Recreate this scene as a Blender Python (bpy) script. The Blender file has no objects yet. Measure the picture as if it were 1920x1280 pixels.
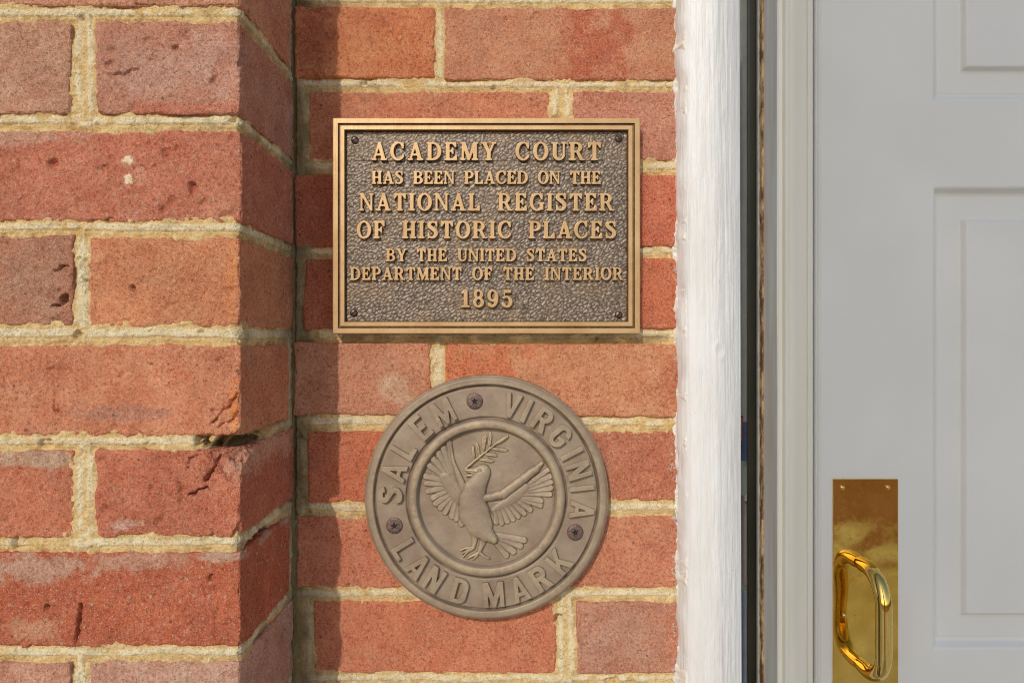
import bpy, math, random
import numpy as np
from mathutils import Vector

C = bpy.context.scene
COL = C.collection

# ------------------------------------------------------------------ camera, sky, sun, exposure
ZC = 1.5                      # height of the lens above the paving
DW = 0.55                     # lens to wall face
KP = 1.5 / 1920.0             # photo pixel -> slope (24 mm lens, 36 mm sensor)
cam_d = bpy.data.cameras.new('camera')
cam_d.lens = 24.0; cam_d.sensor_width = 36.0
cam_d.clip_start = 0.01; cam_d.clip_end = 500
cam_d.dof.use_dof = True; cam_d.dof.focus_distance = 0.54; cam_d.dof.aperture_fstop = 14.0
cam = bpy.data.objects.new('camera', cam_d); COL.objects.link(cam)
cam.location = (0, -DW, ZC); cam.rotation_euler = (math.radians(90), 0, 0)
C.camera = cam
C.cycles.use_denoising = True
C.cycles.denoising_prefilter = 'NONE'
C.cycles.filter_width = 1.05

SUN_DIR = Vector((0.35, 1.0, -0.62)).normalized()      # direction the light travels
elev = math.asin(-SUN_DIR.z)
azim = math.atan2(-SUN_DIR.x, -SUN_DIR.y)              # towards the sun, from +Y clockwise
W = bpy.data.worlds.new('World'); C.world = W; W.use_nodes = True
wn = W.node_tree.nodes; wl = W.node_tree.links
sky = wn.new('ShaderNodeTexSky'); sky.sky_type = 'NISHITA'; sky.sun_disc = False
sky.sun_elevation = elev; sky.sun_rotation = azim
sky.air_density = 1.1; sky.dust_density = 1.2; sky.ozone_density = 0.6
bg = wn['Background']; bg.inputs['Strength'].default_value = 0.15
wl.new(sky.outputs[0], bg.inputs[0])
sd = bpy.data.lights.new('sun', 'SUN'); sd.energy = 2.0; sd.angle = math.radians(0.8)
sd.color = (1.0, 0.96, 0.90)
sun = bpy.data.objects.new('sun', sd); COL.objects.link(sun)
sun.rotation_euler = SUN_DIR.to_track_quat('-Z', 'Y').to_euler()
sun.location = (-2, -5, 5)
C.view_settings.view_transform = 'Standard'; C.view_settings.look = 'None'
C.view_settings.exposure = 0.0; C.view_settings.gamma = 1.0
C.view_settings.use_curve_mapping = False

# ------------------------------------------------------------------ helpers
def P(px, py, D):
    """photo pixel at distance D from the lens -> world point"""
    return Vector(((px - 960) * KP * D, D - DW, ZC - (py - 640) * KP * D))
def lin(r, g, b):
    f = lambda c: c / 12.92 if c <= 0.04045 else ((c + 0.055) / 1.055) ** 2.4
    return (f(r / 255.0), f(g / 255.0), f(b / 255.0))

def _h(ix, iy, iz, s):
    M = np.uint32
    h = (ix.astype(np.int64) * 374761393 + iy.astype(np.int64) * 668265263 + iz.astype(np.int64) * 2147483647 + s * 974711) & 0xFFFFFFFF
    h = h.astype(M)
    h = (h ^ (h >> M(13))) * M(1274126177)
    h = (h ^ (h >> M(16))) * M(2246822519)
    return h ^ (h >> M(15))
def hashf(ix, iy, iz, s):
    return _h(ix, iy, iz, s).astype(np.float64) / 4294967295.0
def perlin(x, y, z, s=0):
    x = np.asarray(x, float); y = np.asarray(y, float) + 0 * x; z = np.asarray(z, float) + 0 * x
    xi = np.floor(x); yi = np.floor(y); zi = np.floor(z)
    fx, fy, fz = x - xi, y - yi, z - zi
    u = fx**3 * (fx * (fx * 6 - 15) + 10); v = fy**3 * (fy * (fy * 6 - 15) + 10); w = fz**3 * (fz * (fz * 6 - 15) + 10)
    out = 0
    for a in (0, 1):
        for b in (0, 1):
            for c in (0, 1):
                h = _h(xi + a, yi + b, zi + c, s)
                gx = ((h & np.uint32(1023)).astype(float) / 511.5) - 1
                gy = (((h >> np.uint32(10)) & np.uint32(1023)).astype(float) / 511.5) - 1
                gz = (((h >> np.uint32(20)) & np.uint32(1023)).astype(float) / 511.5) - 1
                d = gx * (fx - a) + gy * (fy - b) + gz * (fz - c)
                out = out + d * (u if a else 1 - u) * (v if b else 1 - v) * (w if c else 1 - w)
    return out * 1.3
def fbm(x, y, z, wl_, octv=3, s=0, gain=0.5):
    f = 1.0 / wl_; a = 1.0; o = 0
    for k in range(octv):
        o = o + a * perlin(x * f, y * f, z * f, s + 17 * k)
        f *= 2.03; a *= gain
    return o
def worley(x, y, s=0, jit=0.9):
    xi = np.floor(x); yi = np.floor(y)
    f1 = np.full(x.shape, 9.0); f2 = np.full(x.shape, 9.0); idv = np.zeros(x.shape)
    for a in (-1, 0, 1):
        for b in (-1, 0, 1):
            cx = xi + a; cy = yi + b
            px = cx + 0.5 + jit * (hashf(cx, cy, cx * 0, s) - 0.5)
            py = cy + 0.5 + jit * (hashf(cx, cy, cx * 0 + 7, s) - 0.5)
            d = np.hypot(x - px, y - py)
            m = d < f1
            f2 = np.where(m, f1, np.minimum(f2, d))
            idv = np.where(m, hashf(cx, cy, cx * 0 + 3, s), idv)
            f1 = np.where(m, d, f1)
    return f1, f2, idv
def sstep(a, b, x):
    t = np.clip((x - a) / (b - a), 0, 1); return t * t * (3 - 2 * t)

def set_props(o, label=None, cat=None, group=None, kind=None):
    if label: o['label'] = label
    if cat: o['category'] = cat
    if group: o['group'] = group
    if kind: o['kind'] = kind
    return o
def empty(name, loc, label, cat, group=None):
    o = bpy.data.objects.new(name, None); COL.objects.link(o); o.location = loc
    o.empty_display_size = 0.05
    return set_props(o, label, cat, group)
def link(name, me, mats, parent=None):
    o = bpy.data.objects.new(name, me); COL.objects.link(o)
    for m in (mats if isinstance(mats, (list, tuple)) else [mats]): me.materials.append(m)
    if parent is not None:
        o.parent = parent; o.matrix_parent_inverse.identity()
        o.location = -parent.location if parent.parent is None else -(parent.location + parent.parent.location)
    return o
def np_mesh(name, V, F, smooth=True, attrs=None):
    """V (n,3), F (m,4) or (m,3) index arrays"""
    me = bpy.data.meshes.new(name)
    V = np.ascontiguousarray(V, dtype=np.float32); F = np.ascontiguousarray(F, dtype=np.int32)
    k = F.shape[1]
    me.vertices.add(len(V)); me.vertices.foreach_set('co', V.ravel())
    me.loops.add(F.size); me.loops.foreach_set('vertex_index', F.ravel())
    me.polygons.add(len(F)); me.polygons.foreach_set('loop_start', np.arange(0, F.size, k, dtype=np.int32))
    me.polygons.foreach_set('loop_total', np.full(len(F), k, dtype=np.int32))
    me.polygons.foreach_set('use_smooth', np.full(len(F), smooth, dtype=bool))
    for nm, arr in (attrs or {}).items():
        if arr.ndim == 2:
            a = me.attributes.new(nm, 'FLOAT_COLOR', 'POINT')
            c4 = np.ones((len(V), 4), np.float32); c4[:, :3] = arr
            a.data.foreach_set('color', c4.ravel())
        else:
            a = me.attributes.new(nm, 'FLOAT', 'POINT'); a.data.foreach_set('value', arr.astype(np.float32))
    me.update(); me.validate()
    return me
def compact(V, F, attrs):
    used = np.unique(F); mp = np.full(len(V), -1); mp[used] = np.arange(len(used))
    return V[used], mp[F], {k: a[used] for k, a in attrs.items()}
def grid_faces(nu, nv):
    """vertex index = i*nv + j"""
    i, j = np.meshgrid(np.arange(nu - 1), np.arange(nv - 1), indexing='ij')
    a = (i * nv + j).ravel()
    return np.stack([a, a + nv, a + nv + 1, a + 1], 1)
def box_vf(x0, x1, y0, y1, z0, z1):
    V = [(x, y, z) for x in (x0, x1) for y in (y0, y1) for z in (z0, z1)]
    F = [(0, 1, 3, 2), (4, 6, 7, 5), (0, 4, 5, 1), (2, 3, 7, 6), (0, 2, 6, 4), (1, 5, 7, 3)]
    return V, F
def box_obj(name, b, mat, parent=None, bevel=0.0):
    V, F = box_vf(*b)
    me = bpy.data.meshes.new(name); me.from_pydata(V, [], F); me.update()
    if bevel:
        import bmesh
        bm = bmesh.new(); bm.from_mesh(me)
        bmesh.ops.bevel(bm, geom=bm.edges[:], offset=bevel, segments=3, affect='EDGES', profile=0.5)
        bm.to_mesh(me); bm.free()
    return link(name, me, mat, parent)
def tube_vf(pts, rad, n=24):
    """pts list of Vector, planar path; returns V,F of swept circle with flat caps omitted"""
    V = []; F = []
    up0 = None
    for i, p in enumerate(pts):
        t = (pts[min(i + 1, len(pts) - 1)] - pts[max(i - 1, 0)]).normalized()
        a = Vector((1, 0, 0)) if abs(t.x) < 0.9 else Vector((0, 0, 1))
        u = t.cross(a).normalized(); w = t.cross(u).normalized()
        r = rad[i] if isinstance(rad, (list, tuple)) else rad
        for k in range(n):
            th = 2 * math.pi * k / n
            V.append(p + (u * math.cos(th) + w * math.sin(th)) * r)
    for i in range(len(pts) - 1):
        for k in range(n):
            F.append((i * n + k, i * n + (k + 1) % n, (i + 1) * n + (k + 1) % n, (i + 1) * n + k))
    return np.array([tuple(v) for v in V]), np.array(F)
def lathe_y(c, prof, n=32, smooth=True, name='lathe'):
    """prof: (radius, y offset) list, axis along Y through c"""
    V = []; F = []
    for (r, y) in prof:
        for k in range(n):
            th = 2 * math.pi * k / n
            V.append((c[0] + r * math.cos(th), c[1] + y, c[2] + r * math.sin(th)))
    for i in range(len(prof) - 1):
        for k in range(n):
            F.append((i * n + k, i * n + (k + 1) % n, (i + 1) * n + (k + 1) % n, (i + 1) * n + k))
    return np.array(V), np.array(F)
def join_vf(parts):
    V = []; F = []; o = 0
    for v, f in parts:
        V.append(np.asarray(v, float)); F.append(np.asarray(f) + o); o += len(v)
    return np.concatenate(V), np.concatenate(F)

# ------------------------------------------------------------------ materials
class Mat:
    def __init__(s, name):
        s.m = bpy.data.materials.new(name); s.m.use_nodes = True
        s.n = s.m.node_tree.nodes; s.l = s.m.node_tree.links
        s.b = s.n['Principled BSDF']; s.pos = s.n.new('ShaderNodeTexCoord').outputs['Object']
    def put(s, sock, v):
        if hasattr(v, 'is_linked') or isinstance(v, bpy.types.NodeSocket): s.l.new(v, sock)
        elif isinstance(v, (tuple, list)) and len(v) == 3 and sock.type == 'RGBA': sock.default_value = (*v, 1)
        else: sock.default_value = v
    def bsdf(s, **k):
        for key, v in k.items(): s.put(s.b.inputs[key.replace('_', ' ')], v)
        return s
    def attr(s, nm, fac=False):
        a = s.n.new('ShaderNodeAttribute'); a.attribute_name = nm
        return a.outputs['Fac' if fac else 'Color']
    def scale(s, vec, sc):
        m = s.n.new('ShaderNodeMapping'); m.inputs['Scale'].default_value = sc; s.l.new(vec, m.inputs['Vector'])
        return m.outputs[0]
    def noise(s, scale, detail=4, rough=0.55, vec=None, dist=0.0):
        t = s.n.new('ShaderNodeTexNoise'); s.l.new(vec or s.pos, t.inputs['Vector'])
        t.inputs['Scale'].default_value = scale; t.inputs['Detail'].default_value = detail
        t.inputs['Roughness'].default_value = rough; t.inputs['Distortion'].default_value = dist
        return t.outputs['Fac']
    def voro(s, scale, feature='F1', vec=None, out='Distance', rnd=1.0):
        t = s.n.new('ShaderNodeTexVoronoi'); t.feature = feature; s.l.new(vec or s.pos, t.inputs['Vector'])
        t.inputs['Scale'].default_value = scale; t.inputs['Randomness'].default_value = rnd
        return t.outputs[out]
    def ramp(s, v, lo, hi, a=0.0, b=1.0):
        r = s.n.new('ShaderNodeMapRange'); r.interpolation_type = 'SMOOTHSTEP'
        s.put(r.inputs['Value'], v); r.inputs['From Min'].default_value = lo; r.inputs['From Max'].default_value = hi
        r.inputs['To Min'].default_value = a; r.inputs['To Max'].default_value = b
        return r.outputs[0]
    def math(s, op, a, b=0.0, clamp=False):
        r = s.n.new('ShaderNodeMath'); r.operation = op; r.use_clamp = clamp
        s.put(r.inputs[0], a); s.put(r.inputs[1], b); return r.outputs[0]
    def mix(s, f, a, b, mode='MIX'):
        r = s.n.new('ShaderNodeMix'); r.data_type = 'RGBA'; r.blend_type = mode
        s.put(r.inputs[0], f); s.put(r.inputs[6], a); s.put(r.inputs[7], b); return r.outputs[2]
    def sep(s, v):
        r = s.n.new('ShaderNodeSeparateColor'); s.l.new(v, r.inputs[0]); return r.outputs
    def bump(s, h, strength, dist):
        r = s.n.new('ShaderNodeBump'); r.inputs['Strength'].default_value = strength; r.inputs['Distance'].default_value = dist
        s.l.new(h, r.inputs['Height'])
        prev = s.b.inputs['Normal']
        if prev.is_linked: s.l.new(prev.links[0].from_socket, r.inputs['Normal'])
        s.l.new(r.outputs[0], s.b.inputs['Normal']); return s

def brick_material():
    m = Mat('brick')
    c = m.attr('col')
    n1 = m.noise(55, 5, 0.6); n2 = m.noise(420, 4, 0.65); n3 = m.noise(1600, 2, 0.6)
    c = m.mix(m.ramp(n1, 0.4, 0.72, 0, 0.5), c, m.mix(1.0, c, (1.12, 1.35, 1.45), 'MULTIPLY'))
    c = m.mix(m.ramp(n1, 0.58, 0.28, 0, 0.55), c, m.mix(1.0, c, (0.86, 0.72, 0.68), 'MULTIPLY'))
    c = m.mix(m.ramp(n2, 0.49, 0.32, 0, 0.8), c, m.mix(1.0, c, (0.62, 0.48, 0.45), 'MULTIPLY'))
    c = m.mix(m.ramp(n2, 0.51, 0.68, 0, 0.8), c, m.mix(1.0, c, (1.18, 1.42, 1.5), 'MULTIPLY'))
    n4 = m.noise(950, 3, 0.7)
    c = m.mix(m.ramp(n3, 0.56, 0.70, 0, 0.6), c, m.mix(0.5, c, (0.75, 0.52, 0.40)))
    c = m.mix(m.ramp(n4, 0.46, 0.30, 0, 0.9), c, m.mix(1.0, c, (0.5, 0.34, 0.30), 'MULTIPLY'))
    c = m.mix(m.ramp(n4, 0.54, 0.68, 0, 0.7), c, m.mix(1.0, c, (1.25, 1.35, 1.4), 'MULTIPLY'))
    # dusty pale bloom in patches
    c = m.mix(1.0, c, (1.86, 2.26, 2.05), 'MULTIPLY')
    bl = m.math('MULTIPLY', m.ramp(m.noise(28, 5, 0.65), 0.52, 0.75), m.ramp(n2, 0.35, 0.65))
    c = m.mix(m.math('MULTIPLY', bl, 0.45), c, lin(188, 150, 132))
    # pebble flecks fired into the clay
    fl = m.attr('fleck', True)
    for sc, lo, th in ((210, 0.18, 0.74), (520, 0.2, 0.72), (1300, 0.26, 0.72)):
        v = m.n.new('ShaderNodeTexVoronoi'); m.l.new(m.pos, v.inputs['Vector']); v.inputs['Scale'].default_value = sc
        sp = m.sep(v.outputs['Color'])
        k = m.math('MULTIPLY', m.ramp(v.outputs['Distance'], lo + 0.1, lo), m.ramp(sp[0], th, th + 0.02))
        k = m.math('MULTIPLY', k, m.math('MAXIMUM', m.math('MULTIPLY', fl, 0.9, True), 0.55 if sc > 1000 else 0.0), True)
        c = m.mix(k, c, m.mix(sp[1], lin(225, 170, 140), lin(236, 205, 180)))
        k2 = m.math('MULTIPLY', m.ramp(v.outputs['Distance'], lo + 0.12, lo), m.ramp(sp[2], 0.965, 0.975))
        c = m.mix(m.math('MULTIPLY', k2, 0.55), c, lin(88, 50, 44))
    pn = m.math('MULTIPLY', m.math('SUBTRACT', m.noise(420, 5, 0.8), 0.5), 6.5)
    pk = m.ramp(m.math('ADD', m.attr('paint', True), pn), 0.35, 0.55)
    c = m.mix(pk, c, lin(232, 226, 216))
    m.bsdf(Base_Color=c, Roughness=0.92)
    m.b.inputs['Specular IOR Level'].default_value = 0.25
    m.bump(m.noise(250, 7, 0.85), 1.0, 0.0040)
    m.bump(n4, 0.9, 0.0018)
    return m.m
def mortar_material():
    m = Mat('mortar')
    rg = m.attr('ridge', True)
    n1 = m.noise(130, 5, 0.65); n2 = m.noise(700, 4, 0.7); n3 = m.noise(2200, 2, 0.6); n0 = m.noise(26, 3, 0.6)
    sand = m.mix(m.ramp(n1, 0.35, 0.68), lin(213, 178, 119), lin(235, 206, 149))
    pale = m.mix(m.ramp(n1, 0.3, 0.7), lin(226, 208, 168), lin(240, 229, 200))
    k = m.math('MULTIPLY', rg, m.ramp(m.math('ADD', n0, m.math('MULTIPLY', n1, 0.5)), 0.52, 0.70), True)
    c = m.mix(k, sand, pale)
    c = m.mix(m.ramp(m.noise(48, 5, 0.7), 0.56, 0.72, 0, 0.6), c, lin(150, 140, 108))
    c = m.mix(m.ramp(n2, 0.47, 0.30, 0, 0.75), c, lin(150, 118, 72))
    c = m.mix(m.ramp(n3, 0.42, 0.30, 0, 0.6), c, lin(105, 86, 58))
    c = m.mix(1.0, c, (1.28, 1.22, 1.12), 'MULTIPLY')
    c = m.mix(m.attr('soil_shade', True), c, lin(120, 100, 68))  # mask holds corner grime and painted shade alike
    c = m.mix(m.attr('paint', True), c, lin(232, 226, 216))
    # hairline cracks in the pale pointing
    cr = m.n.new('ShaderNodeTexVoronoi'); cr.feature = 'DISTANCE_TO_EDGE'; cr.inputs['Scale'].default_value = 120
    m.l.new(m.scale(m.pos, (1.4, 1, 0.8)), cr.inputs['Vector'])
    ck = m.math('MULTIPLY', m.ramp(cr.outputs['Distance'], 0.035, 0.0), m.ramp(n0, 0.5, 0.62))
    c = m.mix(m.math('MULTIPLY', ck, 0.45), c, lin(105, 95, 78))
    m.bsdf(Base_Color=c, Roughness=0.95)
    m.b.inputs['Specular IOR Level'].default_value = 0.2
    m.bump(m.noise(380, 6, 0.8), 1.0, 0.0024)
    m.bump(n3, 0.6, 0.0008)
    return m.m
def gold_material():
    m = Mat('satin_bronze')
    st = m.noise(900, 3, 0.6, m.scale(m.pos, (1, 1, 0.06)))
    n = m.noise(60, 4, 0.6); n2 = m.noise(900, 3, 0.6)
    c = m.mix(m.ramp(n, 0.3, 0.7), lin(184, 147, 100), lin(200, 165, 118))
    c = m.mix(m.ramp(n2, 0.36, 0.24, 0, 0.6), c, lin(150, 104, 56))
    m.bsdf(Base_Color=c, Metallic=0.35, Roughness=m.ramp(st, 0.3, 0.7, 0.36, 0.52))
    m.bump(st, 0.12, 0.0003)
    return m.m
def patina_material():
    m = Mat('dark_patina')
    n = m.noise(300, 3, 0.6)
    c = m.mix(m.ramp(n, 0.3, 0.7), lin(86, 58, 32), lin(124, 88, 50))
    m.bsdf(Base_Color=c, Metallic=0.35, Roughness=0.55)
    return m.m
def leather_material():
    m = Mat('pebbled_bronze')
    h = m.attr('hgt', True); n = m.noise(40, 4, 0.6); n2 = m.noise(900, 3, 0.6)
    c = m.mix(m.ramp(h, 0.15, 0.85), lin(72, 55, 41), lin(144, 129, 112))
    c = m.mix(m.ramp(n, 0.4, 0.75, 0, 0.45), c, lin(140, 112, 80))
    c = m.mix(m.ramp(n2, 0.40, 0.25, 0, 0.5), c, lin(70, 52, 38))
    m.bsdf(Base_Color=c, Metallic=0.3, Roughness=m.ramp(n2, 0.3, 0.7, 0.38, 0.55))
    m.b.inputs['Specular IOR Level'].default_value = 0.6
    m.bump(m.noise(1500, 3, 0.6), 0.25, 0.0003)
    return m.m
def cast_material():
    m = Mat('weathered_cast_bronze')
    w = m.attr('wear', True); n = m.noise(45, 5, 0.6); n2 = m.noise(350, 4, 0.65); n3 = m.noise(1800, 3, 0.6)
    c = m.mix(m.ramp(n, 0.32, 0.7), lin(140, 120, 101), lin(160, 141, 120))
    c = m.mix(m.ramp(n2, 0.58, 0.75, 0, 0.35), c, lin(178, 160, 132))
    c = m.mix(m.ramp(n2, 0.4, 0.25, 0, 0.45), c, lin(118, 97, 80))
    wk = m.math('MULTIPLY', w, m.ramp(m.math('ADD', n2, m.math('MULTIPLY', n, 0.6)), 0.62, 0.95, 0.15, 1.0), True)
    c = m.mix(wk, c, lin(194, 174, 128))
    c = m.mix(m.ramp(m.noise(70, 4, 0.6), 0.66, 0.78, 0, 0.35), c, lin(150, 146, 100))
    c = m.mix(m.attr('recess_shade', True), c, lin(66, 50, 36))  # painted shade in the grooves and relief hollows
    m.bsdf(Base_Color=c, Metallic=0.2, Roughness=0.52)
    m.bump(m.noise(260, 5, 0.65), 0.3, 0.0008)
    m.bump(n3, 0.3, 0.0003)
    return m.m
def screw_material(name, a, b, rough=0.4, metal=0.7):
    m = Mat(name); n = m.noise(900, 4, 0.7)
    m.bsdf(Base_Color=m.mix(m.ramp(n, 0.35, 0.65), a, b), Metallic=metal, Roughness=rough)
    m.bump(n, 0.4, 0.0004)
    return m.m
def white_paint_material():
    m = Mat('white_gloss_paint')
    st = m.noise(420, 4, 0.6, m.scale(m.pos, (1, 1, 0.035)))
    n = m.noise(35, 4, 0.6, m.scale(m.pos, (1, 1, 0.25))); n2 = m.noise(300, 3, 0.6)
    c = m.mix(m.ramp(n, 0.3, 0.7), lin(217, 214, 208), lin(228, 226, 222))
    c = m.mix(m.ramp(m.noise(24, 3, 0.6, m.scale(m.pos, (2.2, 1, 0.3))), 0.55, 0.75, 0, 0.5), c, lin(220, 209, 205))
    sp = m.n.new('ShaderNodeTexVoronoi'); sp.inputs['Scale'].default_value = 160; m.l.new(m.pos, sp.inputs['Vector'])
    s3 = m.sep(sp.outputs['Color'])
    k = m.math('MULTIPLY', m.ramp(sp.outputs['Distance'], 0.10, 0.05), m.ramp(s3[0], 0.95, 0.96))
    c = m.mix(m.math('MULTIPLY', k, 0.7), c, lin(95, 80, 66))
    m.bsdf(Base_Color=c, Roughness=0.42)
    m.bump(st, 0.6, 0.0016)
    m.bump(n2, 0.3, 0.0010)
    return m.m
def caulk_material():
    m = Mat('cracked_white_paint')
    n = m.noise(350, 5, 0.7)
    c = m.mix(m.ramp(n, 0.42, 0.28), lin(233, 228, 216), lin(150, 118, 90))
    c = m.mix(m.ramp(m.noise(90, 4, 0.6), 0.5, 0.7, 0, 0.5), c, lin(222, 210, 186))
    m.bsdf(Base_Color=c, Roughness=0.6); m.bump(n, 0.7, 0.0015)
    return m.m
def post_material():
    m = Mat('cream_gloss_paint')
    n = m.noise(18, 4, 0.6, m.scale(m.pos, (3, 3, 0.3))); n2 = m.noise(300, 3, 0.6, m.scale(m.pos, (1, 1, 0.1)))
    c = m.mix(m.ramp(n, 0.3, 0.7), lin(234, 231, 216), lin(240, 237, 226))
    m.bsdf(Base_Color=c, Roughness=0.4); m.bump(n2, 0.1, 0.0006)
    return m.m
def post_side_material():
    m = Mat('stained_old_paint')
    n = m.noise(12, 5, 0.6, m.scale(m.pos, (3, 6, 0.5))); n2 = m.noise(120, 4, 0.6)
    c = m.mix(m.ramp(n, 0.3, 0.7), lin(242, 236, 226), lin(226, 210, 192))
    c = m.mix(m.ramp(n2, 0.68, 0.78, 0, 0.6), c, lin(128, 98, 72))
    m.bsdf(Base_Color=c, Roughness=0.6)
    return m.m
def rust_material():
    m = Mat('rusted_strip')
    n = m.noise(160, 5, 0.7, m.scale(m.pos, (1, 1, 0.35)))
    c = m.mix(m.ramp(n, 0.40, 0.60), lin(112, 66, 24), lin(206, 172, 120))
    m.bsdf(Base_Color=c, Roughness=0.8); m.bump(n, 0.6, 0.002)
    return m.m
def door_material():
    m = Mat('white_door_paint')
    n = m.noise(7, 3, 0.5); n2 = m.noise(220, 3, 0.6)
    gr = m.noise(240, 4, 0.6, m.scale(m.pos, (1, 1, 0.03)))
    c = m.mix(m.ramp(n, 0.3, 0.7), lin(224, 224, 220), lin(231, 230, 226))
    c = m.mix(m.ramp(n2, 0.7, 0.8, 0, 0.15), c, lin(200, 196, 186))
    m.bsdf(Base_Color=c, Roughness=0.45)
    m.bump(n2, 0.06, 0.001); m.bump(gr, 0.06, 0.0006)
    return m.m
def brass_material(name, rough, wav, c0=(0.68, 0.42, 0.075), c1=(0.80, 0.54, 0.13)):
    m = Mat(name)
    n = m.noise(22, 3, 0.5); n2 = m.noise(190, 4, 0.65)
    c = m.mix(m.ramp(n, 0.3, 0.7), c0, c1)
    c = m.mix(m.ramp(n2, 0.62, 0.75, 0, 0.5), c, (0.42, 0.22, 0.05))
    m.bsdf(Base_Color=c, Metallic=1.0, Roughness=m.ramp(n2, 0.4, 0.75, rough, rough + 0.12))
    if wav: m.bump(m.noise(9, 2, 0.4), wav, 0.01)
    return m.m
def plain(name, c, rough=0.6, metal=0.0, var=0.12, sc=60):
    m = Mat(name); n = m.noise(sc, 4, 0.6)
    d = tuple(x * (1 - var * 2) for x in c); e = tuple(min(1, x * (1 + var)) for x in c)
    m.bsdf(Base_Color=m.mix(m.ramp(n, 0.3, 0.7), d, e), Roughness=rough, Metallic=metal)
    return m.m
M_brick = brick_material(); M_mortar = mortar_material()
M_gold = gold_material(); M_pat = patina_material(); M_leather = leather_material(); M_cast = cast_material()
M_white = white_paint_material(); M_caulk = caulk_material(); M_post = post_material(); M_side = post_side_material()
M_rust = rust_material(); M_door = door_material()
M_dscrew = screw_material('dark_screw', lin(92, 76, 66), lin(128, 108, 94))
M_rscrew = screw_material('weathered_screw', lin(84, 66, 60), lin(140, 116, 104), 0.6, 0.5)

# ------------------------------------------------------------------ ground out of frame
def paving_material():
    m = Mat('red_paving')
    t = m.n.new('ShaderNodeTexBrick'); m.l.new(m.pos, t.inputs['Vector']); t.inputs['Scale'].default_value = 5
    t.inputs['Color1'].default_value = (*lin(150, 84, 66), 1); t.inputs['Color2'].default_value = (*lin(128, 66, 52), 1)
    t.inputs['Mortar'].default_value = (*lin(150, 135, 110), 1); t.inputs['Mortar Size'].default_value = 0.015
    m.bsdf(Base_Color=m.mix(m.ramp(m.noise(8, 4), 0.4, 0.7, 0, 0.4), t.outputs['Color'], lin(160, 130, 110)), Roughness=0.9)
    return m.m
def sheet(name, x0, x1, y0, y1, z, mat):
    me = bpy.data.meshes.new(name); me.from_pydata([(x0, y0, z), (x1, y0, z), (x1, y1, z), (x0, y1, z)], [], [(0, 1, 2, 3)]); me.update()
    return set_props(link(name, me, mat), kind='structure')
sheet('lawn', -60, 60, -90, 30, -0.008, plain('lawn', (0.10, 0.11, 0.03), 0.95, 0, 0.3, 3))
sheet('road', -60, 60, -9.0, -4.2, -0.004, paving_material())
sheet('pavement', -8, 8, -4.2, 0.3, 0.0, plain('pale_concrete', (0.60, 0.54, 0.45), 0.9, 0, 0.15, 2))

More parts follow.
